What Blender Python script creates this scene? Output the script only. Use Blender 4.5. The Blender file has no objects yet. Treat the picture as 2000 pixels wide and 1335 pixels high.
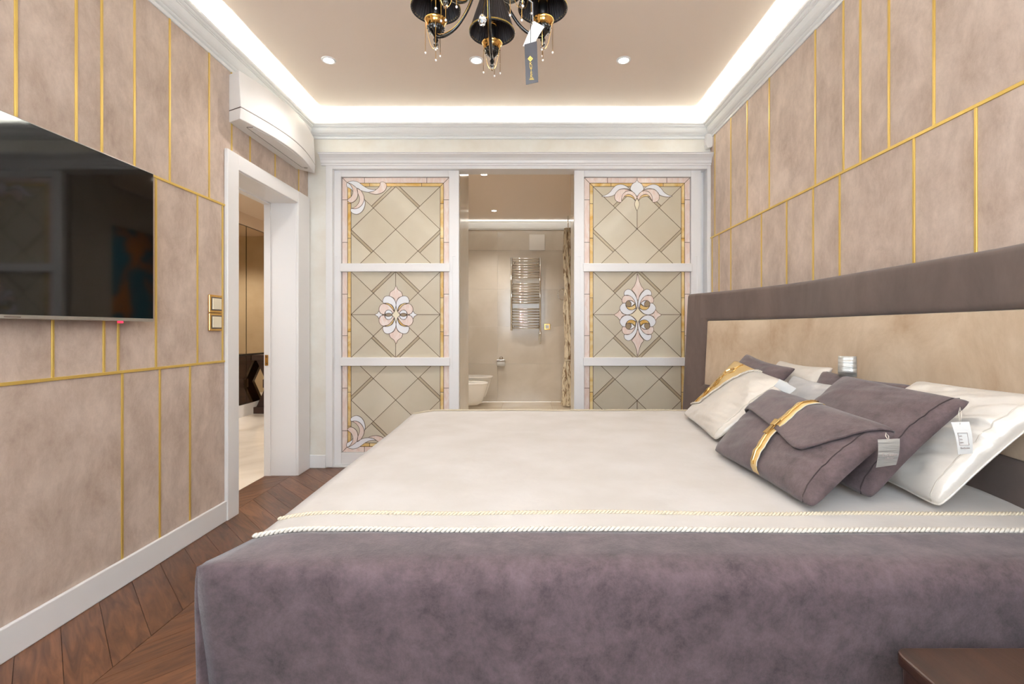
import bpy, bmesh, math, random
from mathutils import Vector, Matrix, noise

random.seed(7)
S = bpy.context.scene
C = S.collection
PI = math.pi

# ---------------------------------------------------------------- camera, light, exposure
CAMZ = 1.117          # eye height above the floor
F = 950.0             # focal length in pixels of the 2000 px wide frame
VX, VY = 1029.0, 643.0

cam_data = bpy.data.cameras.new('camera')
cam = bpy.data.objects.new('camera', cam_data)
C.objects.link(cam)
cam.location = (0, 0, CAMZ)
cam.rotation_euler = (PI / 2, 0, 0)
cam_data.sensor_width = 36.0
cam_data.lens = F / 2000 * 36
cam_data.shift_x = -(VX - 1000) / 2000
cam_data.shift_y = -(667.5 - VY) / 2000
cam_data.clip_start = 0.02
S.camera = cam

S.view_settings.view_transform = 'Standard'
S.view_settings.look = 'None'
S.view_settings.exposure = 0.0
S.view_settings.gamma = 1.0
S.view_settings.use_curve_mapping = False

world = bpy.data.worlds.new('daylight')
S.world = world
world.use_nodes = True
bg = world.node_tree.nodes['Background']
bg.inputs[0].default_value = (0.80, 0.90, 1.0, 1)
bg.inputs[1].default_value = 11.5

COVE_W = 56.0         # LED power per metre of cove, bedroom
SPOT_W = 13.0
HALL_W = 105.0
BATH_W = 58.0

def area(name, loc, rot, sx, sy, power, col=(1, 1, 1), portal=False):
    l = bpy.data.lights.new(name, 'AREA')
    l.shape = 'RECTANGLE'; l.size = sx; l.size_y = sy
    l.energy = power; l.color = col
    o = bpy.data.objects.new(name, l); C.objects.link(o)
    o.location = loc; o.rotation_euler = rot
    if portal: l.cycles.is_portal = True
    return o

# room extents
XL, XR, YB, YF = -1.767, 1.482, 3.93, -0.50
CEIL = 2.82
LEDC = (0.84, 0.95, 1.0)
area('cove_led_left', (XL + .024, (YB + YF) / 2, 2.702), (PI, .3, 0), .028, YB - YF - .1, COVE_W * (YB - YF), LEDC)
area('cove_led_right', (XR - .024, (YB + YF) / 2, 2.702), (PI, -.3, 0), .028, YB - YF - .1, COVE_W * (YB - YF), LEDC)
area('cove_led_back', ((XL + XR) / 2, YB - .024, 2.702), (PI + .3, 0, 0), XR - XL - .1, .028, COVE_W * (XR - XL), LEDC)
area('cove_led_front', ((XL + XR) / 2, YF + .024, 2.702), (PI - .3, 0, 0), XR - XL - .1, .028, COVE_W * (XR - XL), LEDC)
area('window_portal', (-.15, YF - .16, 1.725), (PI / 2, 0, PI), 2.2, 1.45, 1, portal=True)

# ---------------------------------------------------------------- helpers
WPOS = {}

def P(x, y, Y):
    """pixel of the 2000x1335 photo at depth Y -> world point"""
    return Vector(((x - VX) * Y / F, Y, CAMZ - (y - VY) * Y / F))

def setp(o, parent, loc=(0, 0, 0)):
    loc = Vector(loc)
    WPOS[o.name] = loc
    if parent:
        o.parent = parent
        o.location = loc - WPOS[parent.name]
    else:
        o.location = loc

def link(o, parent=None, loc=(0, 0, 0)):
    C.objects.link(o)
    setp(o, parent, loc)
    return o

def mesh_of(name, verts, faces, mat=None, smooth=False):
    m = bpy.data.meshes.new(name)
    m.from_pydata([tuple(v) for v in verts], [], faces)
    if mat: m.materials.append(mat)
    if smooth:
        m.polygons.foreach_set('use_smooth', [True] * len(m.polygons))
    m.update()
    return m

def obj(name, vf, mat, parent=None, smooth=False, loc=None, bevel=0, seg=2, weld=False):
    """link one mesh object; vertices are given in world space (or local when loc is given)"""
    verts, faces = vf
    if loc is None:
        loc = WPOS[parent.name] if parent else Vector((0, 0, 0))
        verts = [Vector(v) - loc for v in verts]
    m = mesh_of(name, verts, faces, mat, smooth)
    bm = bmesh.new(); bm.from_mesh(m)
    if weld: bmesh.ops.remove_doubles(bm, verts=bm.verts, dist=1e-5)
    bmesh.ops.recalc_face_normals(bm, faces=bm.faces)
    bm.to_mesh(m); bm.free()
    o = bpy.data.objects.new(name, m)
    link(o, parent, loc)
    if bevel:
        b = o.modifiers.new('bevel', 'BEVEL'); b.width = bevel; b.segments = seg; b.limit_method = 'ANGLE'
        b.angle_limit = math.radians(40); b.harden_normals = False
    return o

def empty(name, loc, label=None, cat=None, group=None, kind=None):
    o = bpy.data.objects.new(name, None)
    o.empty_display_size = .05
    link(o, None, loc)
    return tag(o, label, cat, group, kind)

def tag(o, label=None, cat=None, group=None, kind=None):
    if label: o['label'] = label
    if cat: o['category'] = cat
    if group: o['group'] = group
    if kind: o['kind'] = kind
    return o

def join(*vfs):
    V, Fc = [], []
    for v, f in vfs:
        n = len(V); V += [Vector(a) for a in v]; Fc += [tuple(i + n for i in q) for q in f]
    return V, Fc

def box(x0, x1, y0, y1, z0, z1):
    V = [(x0, y0, z0), (x1, y0, z0), (x1, y1, z0), (x0, y1, z0), (x0, y0, z1), (x1, y0, z1), (x1, y1, z1), (x0, y1, z1)]
    return V, [(0, 3, 2, 1), (4, 5, 6, 7), (0, 1, 5, 4), (1, 2, 6, 5), (2, 3, 7, 6), (3, 0, 4, 7)]

def prism(poly, a, b, axis='y'):
    """polygon of (u,w) extruded between a and b along axis; y: (x,z), x: (y,z), z: (x,y)"""
    n = len(poly)
    def pt(u, w, t):
        return {'y': (u, t, w), 'x': (t, u, w), 'z': (u, w, t)}[axis]
    V = [pt(u, w, a) for u, w in poly] + [pt(u, w, b) for u, w in poly]
    Fc = [tuple(range(n)), tuple(range(2 * n - 1, n - 1, -1))]
    for i in range(n):
        j = (i + 1) % n
        Fc.append((i, i + n, j + n, j))
    return V, Fc

def tube(pts, r, n=8, closed=False, cap=True):
    pts = [Vector(p) for p in pts]
    V, Fc = [], []
    m = len(pts)
    prev = None
    for i, p in enumerate(pts):
        a = pts[(i - 1) % m] if (closed or i > 0) else p
        b = pts[(i + 1) % m] if (closed or i < m - 1) else p
        t = (b - a)
        if t.length < 1e-9: t = Vector((0, 0, 1))
        t.normalize()
        if prev is None:
            u = t.orthogonal().normalized()
        else:
            u = (prev - t * prev.dot(t))
            u = u.normalized() if u.length > 1e-6 else t.orthogonal().normalized()
        prev = u
        w = t.cross(u)
        rr = r[i] if isinstance(r, (list, tuple)) else r
        for k in range(n):
            an = 2 * PI * k / n
            V.append(p + (u * math.cos(an) + w * math.sin(an)) * rr)
    for i in range(m if closed else m - 1):
        for k in range(n):
            a, b = i * n + k, i * n + (k + 1) % n
            j = (i + 1) % m
            c, d = j * n + (k + 1) % n, j * n + k
            Fc.append((a, b, c, d))
    if cap and not closed:
        Fc.append(tuple(range(n - 1, -1, -1)))
        Fc.append(tuple(range((m - 1) * n, m * n)))
    return V, Fc

def lathe(prof, cx, cy, n=24, cap=True):
    V, Fc = [], []
    for r, z in prof:
        for k in range(n):
            a = 2 * PI * k / n
            V.append((cx + r * math.cos(a), cy + r * math.sin(a), z))
    for i in range(len(prof) - 1):
        for k in range(n):
            Fc.append((i * n + k, i * n + (k + 1) % n, (i + 1) * n + (k + 1) % n, (i + 1) * n + k))
    if cap:
        Fc.append(tuple(range(n))[::-1])
        Fc.append(tuple(range((len(prof) - 1) * n, len(prof) * n)))
    return V, Fc

def grid(fn, nu, nv):
    V = [fn(i / nu, j / nv) for j in range(nv + 1) for i in range(nu + 1)]
    Fc = [(j * (nu + 1) + i, j * (nu + 1) + i + 1, (j + 1) * (nu + 1) + i + 1, (j + 1) * (nu + 1) + i)
          for j in range(nv) for i in range(nu)]
    return V, Fc

def slab(fn, nu, nv, th):
    """closed sheet: fn(u,v)->(point, normal)"""
    top, bot = [], []
    for j in range(nv + 1):
        for i in range(nu + 1):
            p, n = fn(i / nu, j / nv)
            top.append(p + n * th / 2); bot.append(p - n * th / 2)
    N = len(top)
    V = top + bot
    Fc = []
    w = nu + 1
    for j in range(nv):
        for i in range(nu):
            q = (j * w + i, j * w + i + 1, (j + 1) * w + i + 1, (j + 1) * w + i)
            Fc.append(q); Fc.append(tuple(a + N for a in q[::-1]))
    for i in range(nu):
        a, b = i, i + 1
        Fc.append((a, a + N, b + N, b))
        a, b = nv * w + i, nv * w + i + 1
        Fc.append((b, b + N, a + N, a))
    for j in range(nv):
        a, b = j * w, (j + 1) * w
        Fc.append((b, b + N, a + N, a))
        a, b = j * w + nu, (j + 1) * w + nu
        Fc.append((a, a + N, b + N, b))
    return V, Fc

def spline(pts, k=5, closed=True):
    n = len(pts); out = []
    rng = range(n) if closed else range(n - 1)
    for i in rng:
        if closed:
            p0, p1, p2, p3 = pts[(i - 1) % n], pts[i], pts[(i + 1) % n], pts[(i + 2) % n]
        else:
            p0, p1, p2, p3 = pts[max(i - 1, 0)], pts[i], pts[i + 1], pts[min(i + 2, n - 1)]
        for s in range(k):
            t = s / k
            out.append(tuple(0.5 * ((2 * b) + (-a + c) * t + (2 * a - 5 * b + 4 * c - d) * t * t + (-a + 3 * b - 3 * c + d) * t ** 3)
                             for a, b, c, d in zip(p0, p1, p2, p3)))
    if not closed: out.append(tuple(pts[-1]))
    return out

def rope(pts, r, pitch, n=5):
    """two-strand twisted cord along a polyline"""
    pts = [Vector(p) for p in pts]
    L = [0]
    for a, b in zip(pts, pts[1:]): L.append(L[-1] + (b - a).length)
    tot = L[-1]
    steps = int(tot / pitch * 7)
    out = []
    for s in (0, PI):
        path = []
        k = 0
        for i in range(steps + 1):
            d = tot * i / steps
            while k < len(pts) - 2 and L[k + 1] < d: k += 1
            t = (d - L[k]) / max(L[k + 1] - L[k], 1e-9)
            p = pts[k].lerp(pts[k + 1], t)
            tg = (pts[k + 1] - pts[k]).normalized()
            side = tg.cross(Vector((0, 0, 1)))
            side = side.normalized() if side.length > 1e-4 else Vector((1, 0, 0))
            up = side.cross(tg)
            an = 2 * PI * d / pitch + s
            path.append(p + side * math.cos(an) * r * .55 + up * math.sin(an) * r * .55)
        out.append(tube(path, r * .6, n))
    return join(*out)

def sweep_rect(prof, x0, x1, y0, y1):
    """profile of (inset, z) swept round the inside of a rectangle with mitres"""
    n = len(prof); V = []; Fc = []
    for cx, cy, sx, sy in ((x0, y0, 1, 1), (x1, y0, -1, 1), (x1, y1, -1, -1), (x0, y1, 1, -1)):
        for d, z in prof:
            V.append((cx + sx * d, cy + sy * d, z))
    for c in range(4):
        e = (c + 1) % 4
        for i in range(n):
            j = (i + 1) % n
            Fc.append((c * n + i, e * n + i, e * n + j, c * n + j))
    return V, Fc

def text_mesh(name, body, size, mat, parent, origin, right, up, ext=.0004, align='CENTER'):
    cu = bpy.data.curves.new(name, 'FONT')
    cu.body = body; cu.size = size; cu.align_x = align; cu.align_y = 'CENTER'; cu.extrude = ext
    to = bpy.data.objects.new(name, cu); C.objects.link(to)
    dg = bpy.context.evaluated_depsgraph_get()
    m = bpy.data.meshes.new_from_object(to.evaluated_get(dg))
    bpy.data.objects.remove(to); bpy.data.curves.remove(cu)
    right = Vector(right).normalized(); up = Vector(up).normalized(); nn = right.cross(up)
    base = Vector(origin) - WPOS[parent.name]
    for v in m.vertices:
        v.co = base + right * v.co.x + up * v.co.y + nn * v.co.z
    m.materials.clear(); m.materials.append(mat)
    o = bpy.data.objects.new(name, m)
    link(o, parent, WPOS[parent.name])
    return o

# ---------------------------------------------------------------- materials
def srgb(r, g, b):
    f = lambda c: (c / 255 / 12.92) if c / 255 <= .04045 else ((c / 255 + .055) / 1.055) ** 2.4
    return (f(r), f(g), f(b), 1)

def mat(name, col, rough=.5, metal=0, col2=None, scale=4, detail=6, stretch=None, rot=0, bump=0, bscale=None,
        sheen=0, coat=0, rnd=0, lo=.35, hi=.65, emit=None, estr=0, trans=0, spec=None, dist=0, bdist=.01, srough=.4, nrough=.55):
    m = bpy.data.materials.new(name); m.use_nodes = True
    nt = m.node_tree; N = nt.nodes; L = nt.links
    b = N['Principled BSDF']
    b.inputs['Base Color'].default_value = col
    b.inputs['Roughness'].default_value = rough
    b.inputs['Metallic'].default_value = metal
    if sheen:
        b.inputs['Sheen Weight'].default_value = sheen
        b.inputs['Sheen Roughness'].default_value = srough
    if coat: b.inputs['Coat Weight'].default_value = coat; b.inputs['Coat Roughness'].default_value = .08
    if trans: b.inputs['Transmission Weight'].default_value = trans
    if spec is not None: b.inputs['Specular IOR Level'].default_value = spec
    if emit: b.inputs['Emission Color'].default_value = emit; b.inputs['Emission Strength'].default_value = estr
    if col2 or bump:
        tc = N.new('ShaderNodeTexCoord'); mp = N.new('ShaderNodeMapping')
        oi = N.new('ShaderNodeObjectInfo')
        add = N.new('ShaderNodeVectorMath'); add.operation = 'MULTIPLY_ADD'
        L.new(oi.outputs['Random'], add.inputs[0]); add.inputs[1].default_value = (17, 31, 23)
        L.new(tc.outputs['Object'], add.inputs[2])
        vr = N.new('ShaderNodeVectorRotate'); vr.rotation_type = 'Z_AXIS'; vr.inputs['Angle'].default_value = rot
        if stretch: mp.inputs['Scale'].default_value = stretch
        L.new(add.outputs[0], vr.inputs[0]); L.new(vr.outputs[0], mp.inputs[0])
    if col2:
        nz = N.new('ShaderNodeTexNoise'); nz.inputs['Scale'].default_value = scale
        nz.inputs['Detail'].default_value = detail; nz.inputs['Distortion'].default_value = dist; nz.inputs['Roughness'].default_value = nrough
        L.new(mp.outputs[0], nz.inputs['Vector'])
        rp = N.new('ShaderNodeMapRange'); rp.inputs[1].default_value = lo; rp.inputs[2].default_value = hi
        L.new(nz.outputs['Fac'], rp.inputs[0])
        mx = N.new('ShaderNodeMix'); mx.data_type = 'RGBA'
        L.new(rp.outputs[0], mx.inputs[0]); mx.inputs[6].default_value = col; mx.inputs[7].default_value = col2
        outc = mx.outputs[2]
        if rnd:
            hs = N.new('ShaderNodeHueSaturation')
            mr = N.new('ShaderNodeMapRange'); mr.inputs[3].default_value = 1 - rnd; mr.inputs[4].default_value = 1 + rnd
            L.new(oi.outputs['Random'], mr.inputs[0]); L.new(mr.outputs[0], hs.inputs['Value'])
            L.new(outc, hs.inputs['Color']); outc = hs.outputs[0]
        L.new(outc, b.inputs['Base Color'])
    if bump:
        bz = N.new('ShaderNodeTexNoise'); bz.inputs['Scale'].default_value = bscale or scale * 6
        bz.inputs['Detail'].default_value = 5
        L.new(mp.outputs[0], bz.inputs['Vector'])
        bp = N.new('ShaderNodeBump'); bp.inputs['Strength'].default_value = bump; bp.inputs['Distance'].default_value = bdist
        L.new(bz.outputs['Fac'], bp.inputs['Height']); L.new(bp.outputs[0], b.inputs['Normal'])
    return m

M = {}
M['suede'] = mat('suede_panel', srgb(210, 189, 173), .85, col2=srgb(166, 143, 126), scale=5, detail=15, stretch=(1.3, 1.3, .8), lo=.36, hi=.70, bump=.10, bscale=40, sheen=.2, rnd=.035, dist=.2, srough=.6, nrough=.74)
M['gold_strip'] = mat('brushed_gold', srgb(224, 192, 104), .38, .55)
M['gold'] = mat('polished_gold', srgb(226, 182, 106), .16, 1)
M['palegold'] = mat('pale_gold_metal', srgb(222, 190, 128), .2, 1)
M['white'] = mat('white_lacquer', srgb(240, 238, 237), .32)
M['crown'] = mat('white_plaster_moulding', srgb(245, 245, 243), .5)
M['ceiling'] = mat('beige_satin_ceiling', srgb(236, 219, 203), .4)
M['cream_wall'] = mat('cream_plaster', srgb(238, 235, 226), .45, col2=srgb(231, 224, 211), scale=5, bump=.04)
M['plastic'] = mat('white_plastic', srgb(240, 237, 234), .35)
M['line'] = mat('dark_groove', srgb(88, 74, 66), .6)
M['screen'] = mat('television_glass', srgb(9, 9, 10), .05, spec=.55)
M['silver'] = mat('silver_bezel', srgb(176, 172, 165), .35, .7)
M['black'] = mat('black_plastic', srgb(22, 20, 20), .4)
M['blackgloss'] = mat('black_lacquer', srgb(14, 13, 13), .18, coat=.5)
M['chrome'] = mat('chrome', srgb(225, 222, 216), .1, 1)
M['wood_a'] = mat('brown_oak_a', srgb(118, 79, 55), .34, col2=srgb(70, 43, 30), scale=4, detail=10, stretch=(1, 7, 1), rot=-PI / 4, rnd=.22, lo=.30, hi=.70, dist=1.6, bump=.05, bscale=12, nrough=.6)
M['wood_b'] = mat('brown_oak_b', srgb(118, 79, 55), .34, col2=srgb(70, 43, 30), scale=4, detail=10, stretch=(1, 7, 1), rot=PI / 4, rnd=.22, lo=.30, hi=.70, dist=1.6, bump=.05, bscale=12, nrough=.6)
M['subfloor'] = mat('dark_joint', srgb(52, 30, 20), .7)
M['walnut'] = mat('dark_walnut', srgb(66, 41, 30), .4, col2=srgb(36, 22, 16), scale=3, detail=9, stretch=(9, 1, 9), lo=.3, hi=.7, bump=.05)
M['darkwood'] = mat('dark_stained_wood', srgb(64, 42, 34), .3, col2=srgb(44, 28, 24), scale=4, stretch=(1, 6, 6))
M['marble'] = mat('cream_marble', srgb(232, 222, 208), .12, col2=srgb(214, 202, 186), scale=1.6, detail=9, dist=1.2)
M['tile'] = mat('beige_stone_tile', srgb(218, 207, 191), .14, col2=srgb(206, 194, 176), scale=1.4, detail=8, dist=1.0, rnd=.03)
M['tilefloor'] = mat('cream_floor_tile', srgb(222, 208, 186), .18, col2=srgb(208, 192, 168), scale=2)
M['tan'] = mat('tan_wallpaper', srgb(206, 190, 164), .6, col2=srgb(196, 178, 150), scale=3)
M['bronze'] = mat('bronze_mirror', srgb(228, 214, 192), .03, 1)
M['ceramic'] = mat('white_ceramic', srgb(238, 232, 222), .08)
M['pane'] = mat('frosted_beige_glass', srgb(212, 203, 183), .22, col2=srgb(203, 191, 168), scale=2, rnd=.035, coat=.3)
M['pane_dark'] = mat('tan_glass', srgb(192, 178, 152), .22, col2=srgb(180, 164, 138), scale=3, coat=.3)
M['pink'] = mat('pink_marbled_glass', srgb(242, 228, 220), .2, col2=srgb(234, 208, 195), scale=9, stretch=(3, 3, 1), dist=1.5, coat=.3)
M['goldglass'] = mat('amber_glass', srgb(234, 212, 158), .2, col2=srgb(216, 168, 84), scale=7, dist=1.2, lo=.38, hi=.66, coat=.3, rnd=.06)
M['creamglass'] = mat('cream_glass', srgb(238, 226, 198), .2, coat=.3)
M['whiteglass'] = mat('white_opal_glass', srgb(240, 240, 242), .2, coat=.3)
M['came'] = mat('lead_line', srgb(92, 72, 52), .45, .3)
M['cream_cloth'] = mat('cream_microsuede', srgb(206, 200, 195), .9, col2=srgb(198, 191, 184), scale=5, detail=8, bump=.12, bscale=30, sheen=.1)
M['purple'] = mat('mauve_velour', srgb(100, 83, 87), .95, col2=srgb(48, 38, 41), scale=11, detail=15, lo=.34, hi=.67, bump=.35, bscale=220, bdist=.002, sheen=.2, dist=.15, srough=.5, nrough=.82)
M['brown_velour'] = mat('brown_velour', srgb(102, 85, 86), .92, col2=srgb(60, 48, 49), scale=15, detail=15, lo=.33, hi=.69, bump=.3, bscale=220, bdist=.002, sheen=.18, dist=.15, srough=.5, nrough=.80)
M['hb_dark'] = mat('brown_headboard_velvet', srgb(95, 78, 71), .9, col2=srgb(72, 58, 52), scale=5, detail=12, stretch=(1, 1, .5), lo=.34, hi=.70, sheen=.18, dist=.4, srough=.5, nrough=.65)
M['hb_beige'] = mat('beige_headboard_velvet', srgb(206, 184, 158), .85, col2=srgb(172, 145, 116), scale=4.5, detail=13, stretch=(1, 1, .8), lo=.36, hi=.70, sheen=.2, dist=.4, srough=.5, nrough=.66)
M['satin'] = mat('champagne_satin', srgb(216, 208, 198), .33, metal=.12, bump=.4, bscale=7, bdist=.03, sheen=.2)
M['satin_grey'] = mat('silver_satin', srgb(196, 194, 194), .33, metal=.15, bump=.35, bscale=7, bdist=.03, sheen=.2)
M['gold_satin'] = mat('gold_satin', srgb(216, 186, 128), .36, metal=.15, bump=.1, bscale=7, bdist=.02)
M['cord'] = mat('ivory_cord', srgb(208, 199, 186), .75)
M['cord_gold'] = mat('beige_gold_cord', srgb(206, 192, 168), .7)
M['seam'] = mat('dark_seam', srgb(58, 46, 46), .9)
M['paper'] = mat('white_card', srgb(222, 219, 214), .6)
M['foil'] = mat('silver_foil_card', srgb(196, 195, 190), .42, .7, stretch=(1, 1, 9), bump=.8, bscale=9, bdist=.01)
M['print'] = mat('grey_print', srgb(178, 164, 158), .7)
M['blackcard'] = mat('black_card', srgb(48, 47, 54), .45)
M['shade'] = mat('black_pleated_fabric', srgb(50, 43, 44), .6, sheen=.2)
M['crystal'] = mat('crystal_glass', (1, 1, 1, 1), .02, trans=1)
M['pearl'] = mat('pearl_bead', srgb(240, 230, 222), .2, coat=.5)
M['lampglow'] = mat('downlight_glow', (1, 1, 1, 1), .5, emit=(1, .93, .82, 1), estr=60)
M['ledglow'] = mat('led_strip_glow', (1, 1, 1, 1), .5, emit=(1, .97, .9, 1), estr=3.2)
M['red'] = mat('red_standby_light', srgb(210, 20, 40), .4, emit=(1, .03, .08, 1), estr=2)
M['art'] = mat('abstract_panel', srgb(196, 120, 30), .35, col2=srgb(20, 110, 130), scale=1.6, detail=5, lo=.45, hi=.55, dist=1.5)
M['curtain'] = mat('patterned_curtain', srgb(222, 208, 180), .7, col2=srgb(128, 100, 70), scale=26, stretch=(1, 1, .22), lo=.50, hi=.60, dist=1.5)
M['eye'] = mat('brown_smoked_glass', srgb(158, 138, 112), .2, coat=.3)
def glass_pane():
    m = bpy.data.materials.new('window_glass'); m.use_nodes = True
    nt = m.node_tree; nt.nodes.clear()
    o = nt.nodes.new('ShaderNodeOutputMaterial'); mx = nt.nodes.new('ShaderNodeMixShader')
    t = nt.nodes.new('ShaderNodeBsdfTransparent'); g = nt.nodes.new('ShaderNodeBsdfGlossy')
    g.inputs['Roughness'].default_value = .01; mx.inputs[0].default_value = .06
    nt.links.new(t.outputs[0], mx.inputs[1]); nt.links.new(g.outputs[0], mx.inputs[2]); nt.links.new(mx.outputs[0], o.inputs[0])
    return m
M['glass'] = glass_pane()

# ---------------------------------------------------------------- room shell
def YL(x): return -XL * F / (VX - x)
def YR(x): return XR * F / (x - VX)

def struct(name, vf, m, label=None, parent=None, **k):
    o = obj(name, vf, m, parent, **k)
    if parent is None: o['kind'] = 'structure'
    if label: o['label'] = label
    return o

def clip(poly, a, b, c):
    """keep the side a*x+b*y<=c of a convex polygon"""
    out = []
    n = len(poly)
    for i in range(n):
        p, q = poly[i], poly[(i + 1) % n]
        dp, dq = a * p[0] + b * p[1] - c, a * q[0] + b * q[1] - c
        if dp <= 0: out.append(p)
        if dp * dq < 0:
            t = dp / (dp - dq)
            out.append((p[0] + (q[0] - p[0]) * t, p[1] + (q[1] - p[1]) * t))
    return out

DN, DF, DH = 2.95, 3.717, 2.083        # hall door opening: near, far, height
floor = struct('floor', join(box(-2.0, 1.6, YF - .1, 4.05, -.06, -.006)), M['subfloor'], 'brown oak chevron parquet floor of the bedroom')
plank_meshes = {}
SW, PW = .43, .165
for k in range(-1, 8):
    x0 = -1.80 + SW * k; x1 = x0 + SW
    s = 1 if k % 2 else -1
    mt = M['wood_a'] if s > 0 else M['wood_b']
    if k == -1: xa, ya, yb = -2.0, DN - .02, DF + .02
    else: xa, ya, yb = x0, YF, YB + .10
    y = YF - SW - PW
    while y < YB + SW + PW:
        g = .0012
        yy = [y + g, y + g + s * SW, y + PW - g + s * SW, y + PW - g]
        poly = [(x0 + g, yy[0]), (x1 - g, yy[1]), (x1 - g, yy[2]), (x0 + g, yy[3])]
        cp = clip(clip(clip(poly, 0, 1, yb), 0, -1, -ya), -1, 0, -xa)
        cp = clip(cp, 1, 0, 1.5) if cp else cp
        if len(cp) >= 3:
            ox, oy = x0, y
            full = cp == poly
            key = k % 2
            if full and key in plank_meshes:
                me = plank_meshes[key]
            else:
                v, f = prism([(a - ox, b - oy) for a, b in cp], -.006, 0, 'z')
                me = mesh_of('plank', v, f, mt)
                bm = bmesh.new(); bm.from_mesh(me); bmesh.ops.recalc_face_normals(bm, faces=bm.faces); bm.to_mesh(me); bm.free()
                if full: plank_meshes[key] = me
            link(bpy.data.objects.new('plank', me), floor, (ox, oy, 0))
        y += PW

# left wall with its hall door opening
wl = struct('wall_left', join(box(-2.0, XL - .008, YF - .1, DN, 0, CEIL + .1), box(-2.0, XL - .008, DN, DF, DH, CEIL + .1),
                              box(-2.0, XL - .008, DF, YB + .1, 0, CEIL + .1)), M['cream_wall'], 'wall of suede panels divided by gold strips, television side')
wr = struct('wall_right', box(XR + .008, XR + .2, YF - .1, YB + .1, 0, CEIL + .1), M['cream_wall'], 'wall of suede panels divided by gold strips, headboard side')

def panel_row(wall, xf, sgn, ys, z0, z1, hole=None):
    """panels between consecutive strips; xf = face plane, sgn = direction into the wall"""
    g = .0035
    for a, b in zip(ys, ys[1:]):
        lo, hi = min(a, b), max(a, b)
        zz = z0
        if hole and hi > hole[0] + .01 and lo < hole[1]:
            zz = hole[2]
        xs = sorted((xf, xf + sgn * .008))
        obj('panel', box(xs[0], xs[1], lo + g, hi - g, zz + g, z1 - g), M['suede'], wall, bevel=.0015, seg=1)
def strip_v(wall, xf, sgn, y, z0, z1, w=.0052):
    xs = sorted((xf - sgn * .004, xf + sgn * .008))
    obj('gold_strip', box(xs[0], xs[1], y - w, y + w, z0, z1), M['gold_strip'], wall, bevel=.0008, seg=1)
def strip_h(wall, xf, sgn, y0, y1, z, w=.006):
    xs = sorted((xf - sgn * .0055, xf + sgn * .008))
    obj('gold_strip', box(xs[0], xs[1], y0, y1, z - w, z + w), M['gold_strip'], wall, bevel=.0008, seg=1)

ZU, ZL, ZC = 1.842, .932, 2.655
up = [YF] + [.35, .78, 1.22] + [YL(x) for x in (30, 148, 198, 262, 331, 408, 452, 488, 537, 583)] + [YB]
panel_row(wl, XL, -1, up, ZU, ZC, (DN, DF, 2.17))
for y in up[1:-1]: strip_v(wl, XL, -1, y, (2.17 if y > DN else ZU + .006), ZC)
mid = [YF] + [.2, .7, 1.15, YL(102), YL(202), YL(230), YL(304), YL(385), YL(434)] + [2.87]
panel_row(wl, XL, -1, mid, ZL, ZU)
for y in mid[1:-1]: strip_v(wl, XL, -1, y, ZL + .006, ZU - .006)
low = [YF] + [.55, 1.32, YL(238), YL(311.5), YL(370.5)] + [2.87]
panel_row(wl, XL, -1, low, .1, ZL)
for y in low[1:-1]: strip_v(wl, XL, -1, y, .1, ZL - .006)
strip_h(wl, XL, -1, YF, 2.87, ZU); strip_h(wl, XL, -1, YF, 2.87, ZL)
ZR = 1.853
upr = [YB] + [YR(x) for x in (1396.6, 1427.7, 1459.8, 1503, 1593, 1648, 1681, 1737, 1825)] + [1.2, .6, .1, YF]
panel_row(wr, XR, 1, upr, ZR, ZC)
for y in upr[1:-1]: strip_v(wr, XR, 1, y, ZR + .006, ZC)
lor = [YB] + [YR(x) for x in (1391.5, 1404.7, 1427.7, 1487.6, 1537, 1588.8, 1640.6, 1785.8, 1907)] + [1.35, .85, .3, YF]
panel_row(wr, XR, 1, lor, .1, ZR)
for y in lor[1:-1]: strip_v(wr, XR, 1, y, .1, ZR - .006)
strip_h(wr, XR, 1, YF, YB, ZR)

# back wall: plaster pier at the left, header above the sliding doors
XD0, XD1 = (638 - VX) * YB / F, XR       # sliding unit opening
ZH = CAMZ + (VY - 322) * YB / F
wb = struct('wall_back', join(box(XL - .2, XD0, YB, YB + .12, 0, CEIL + .1), box(XD0, XR + .2, YB, YB + .12, ZH, CEIL + .1)), M['cream_wall'],
            'cream plaster wall around the stained glass doors')
# wall behind the camera with the window that gives the daylight
WX0, WX1, WZ0, WZ1 = -1.25, .95, 1.0, 2.45
wf = struct('wall_front', join(box(XL - .2, WX0, YF - .2, YF, 0, CEIL + .1), box(WX1, XR + .2, YF - .2, YF, 0, CEIL + .1),
                               box(WX0, WX1, YF - .2, YF, 0, WZ0), box(WX0, WX1, YF - .2, YF, WZ1, CEIL + .1)), M['cream_wall'])
win = empty('window_1', (-.15, YF - .1, WZ0), 'large window in the wall behind the viewpoint', kind='structure')
for a, b, c, d in ((WX0, WX1, WZ0, WZ0 + .06), (WX0, WX1, WZ1 - .06, WZ1), (WX0, WX0 + .06, WZ0, WZ1), (WX1 - .06, WX1, WZ0, WZ1), (-.18, -.12, WZ0, WZ1)):
    obj('window_frame', box(a, b, YF - .13, YF - .07, c, d), M['white'], win)
for a, b in ((WX0 + .06, -.18), (-.12, WX1 - .06)):
    obj('pane', box(a, b, YF - .102, YF - .098, WZ0 + .06, WZ1 - .06), M['glass'], win)
struct('ceiling', box(XL - .2, XR + .2, YF - .2, YB + .1, CEIL, CEIL + .1), M['ceiling'], 'beige satin ceiling washed by hidden light at its edges')
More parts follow.
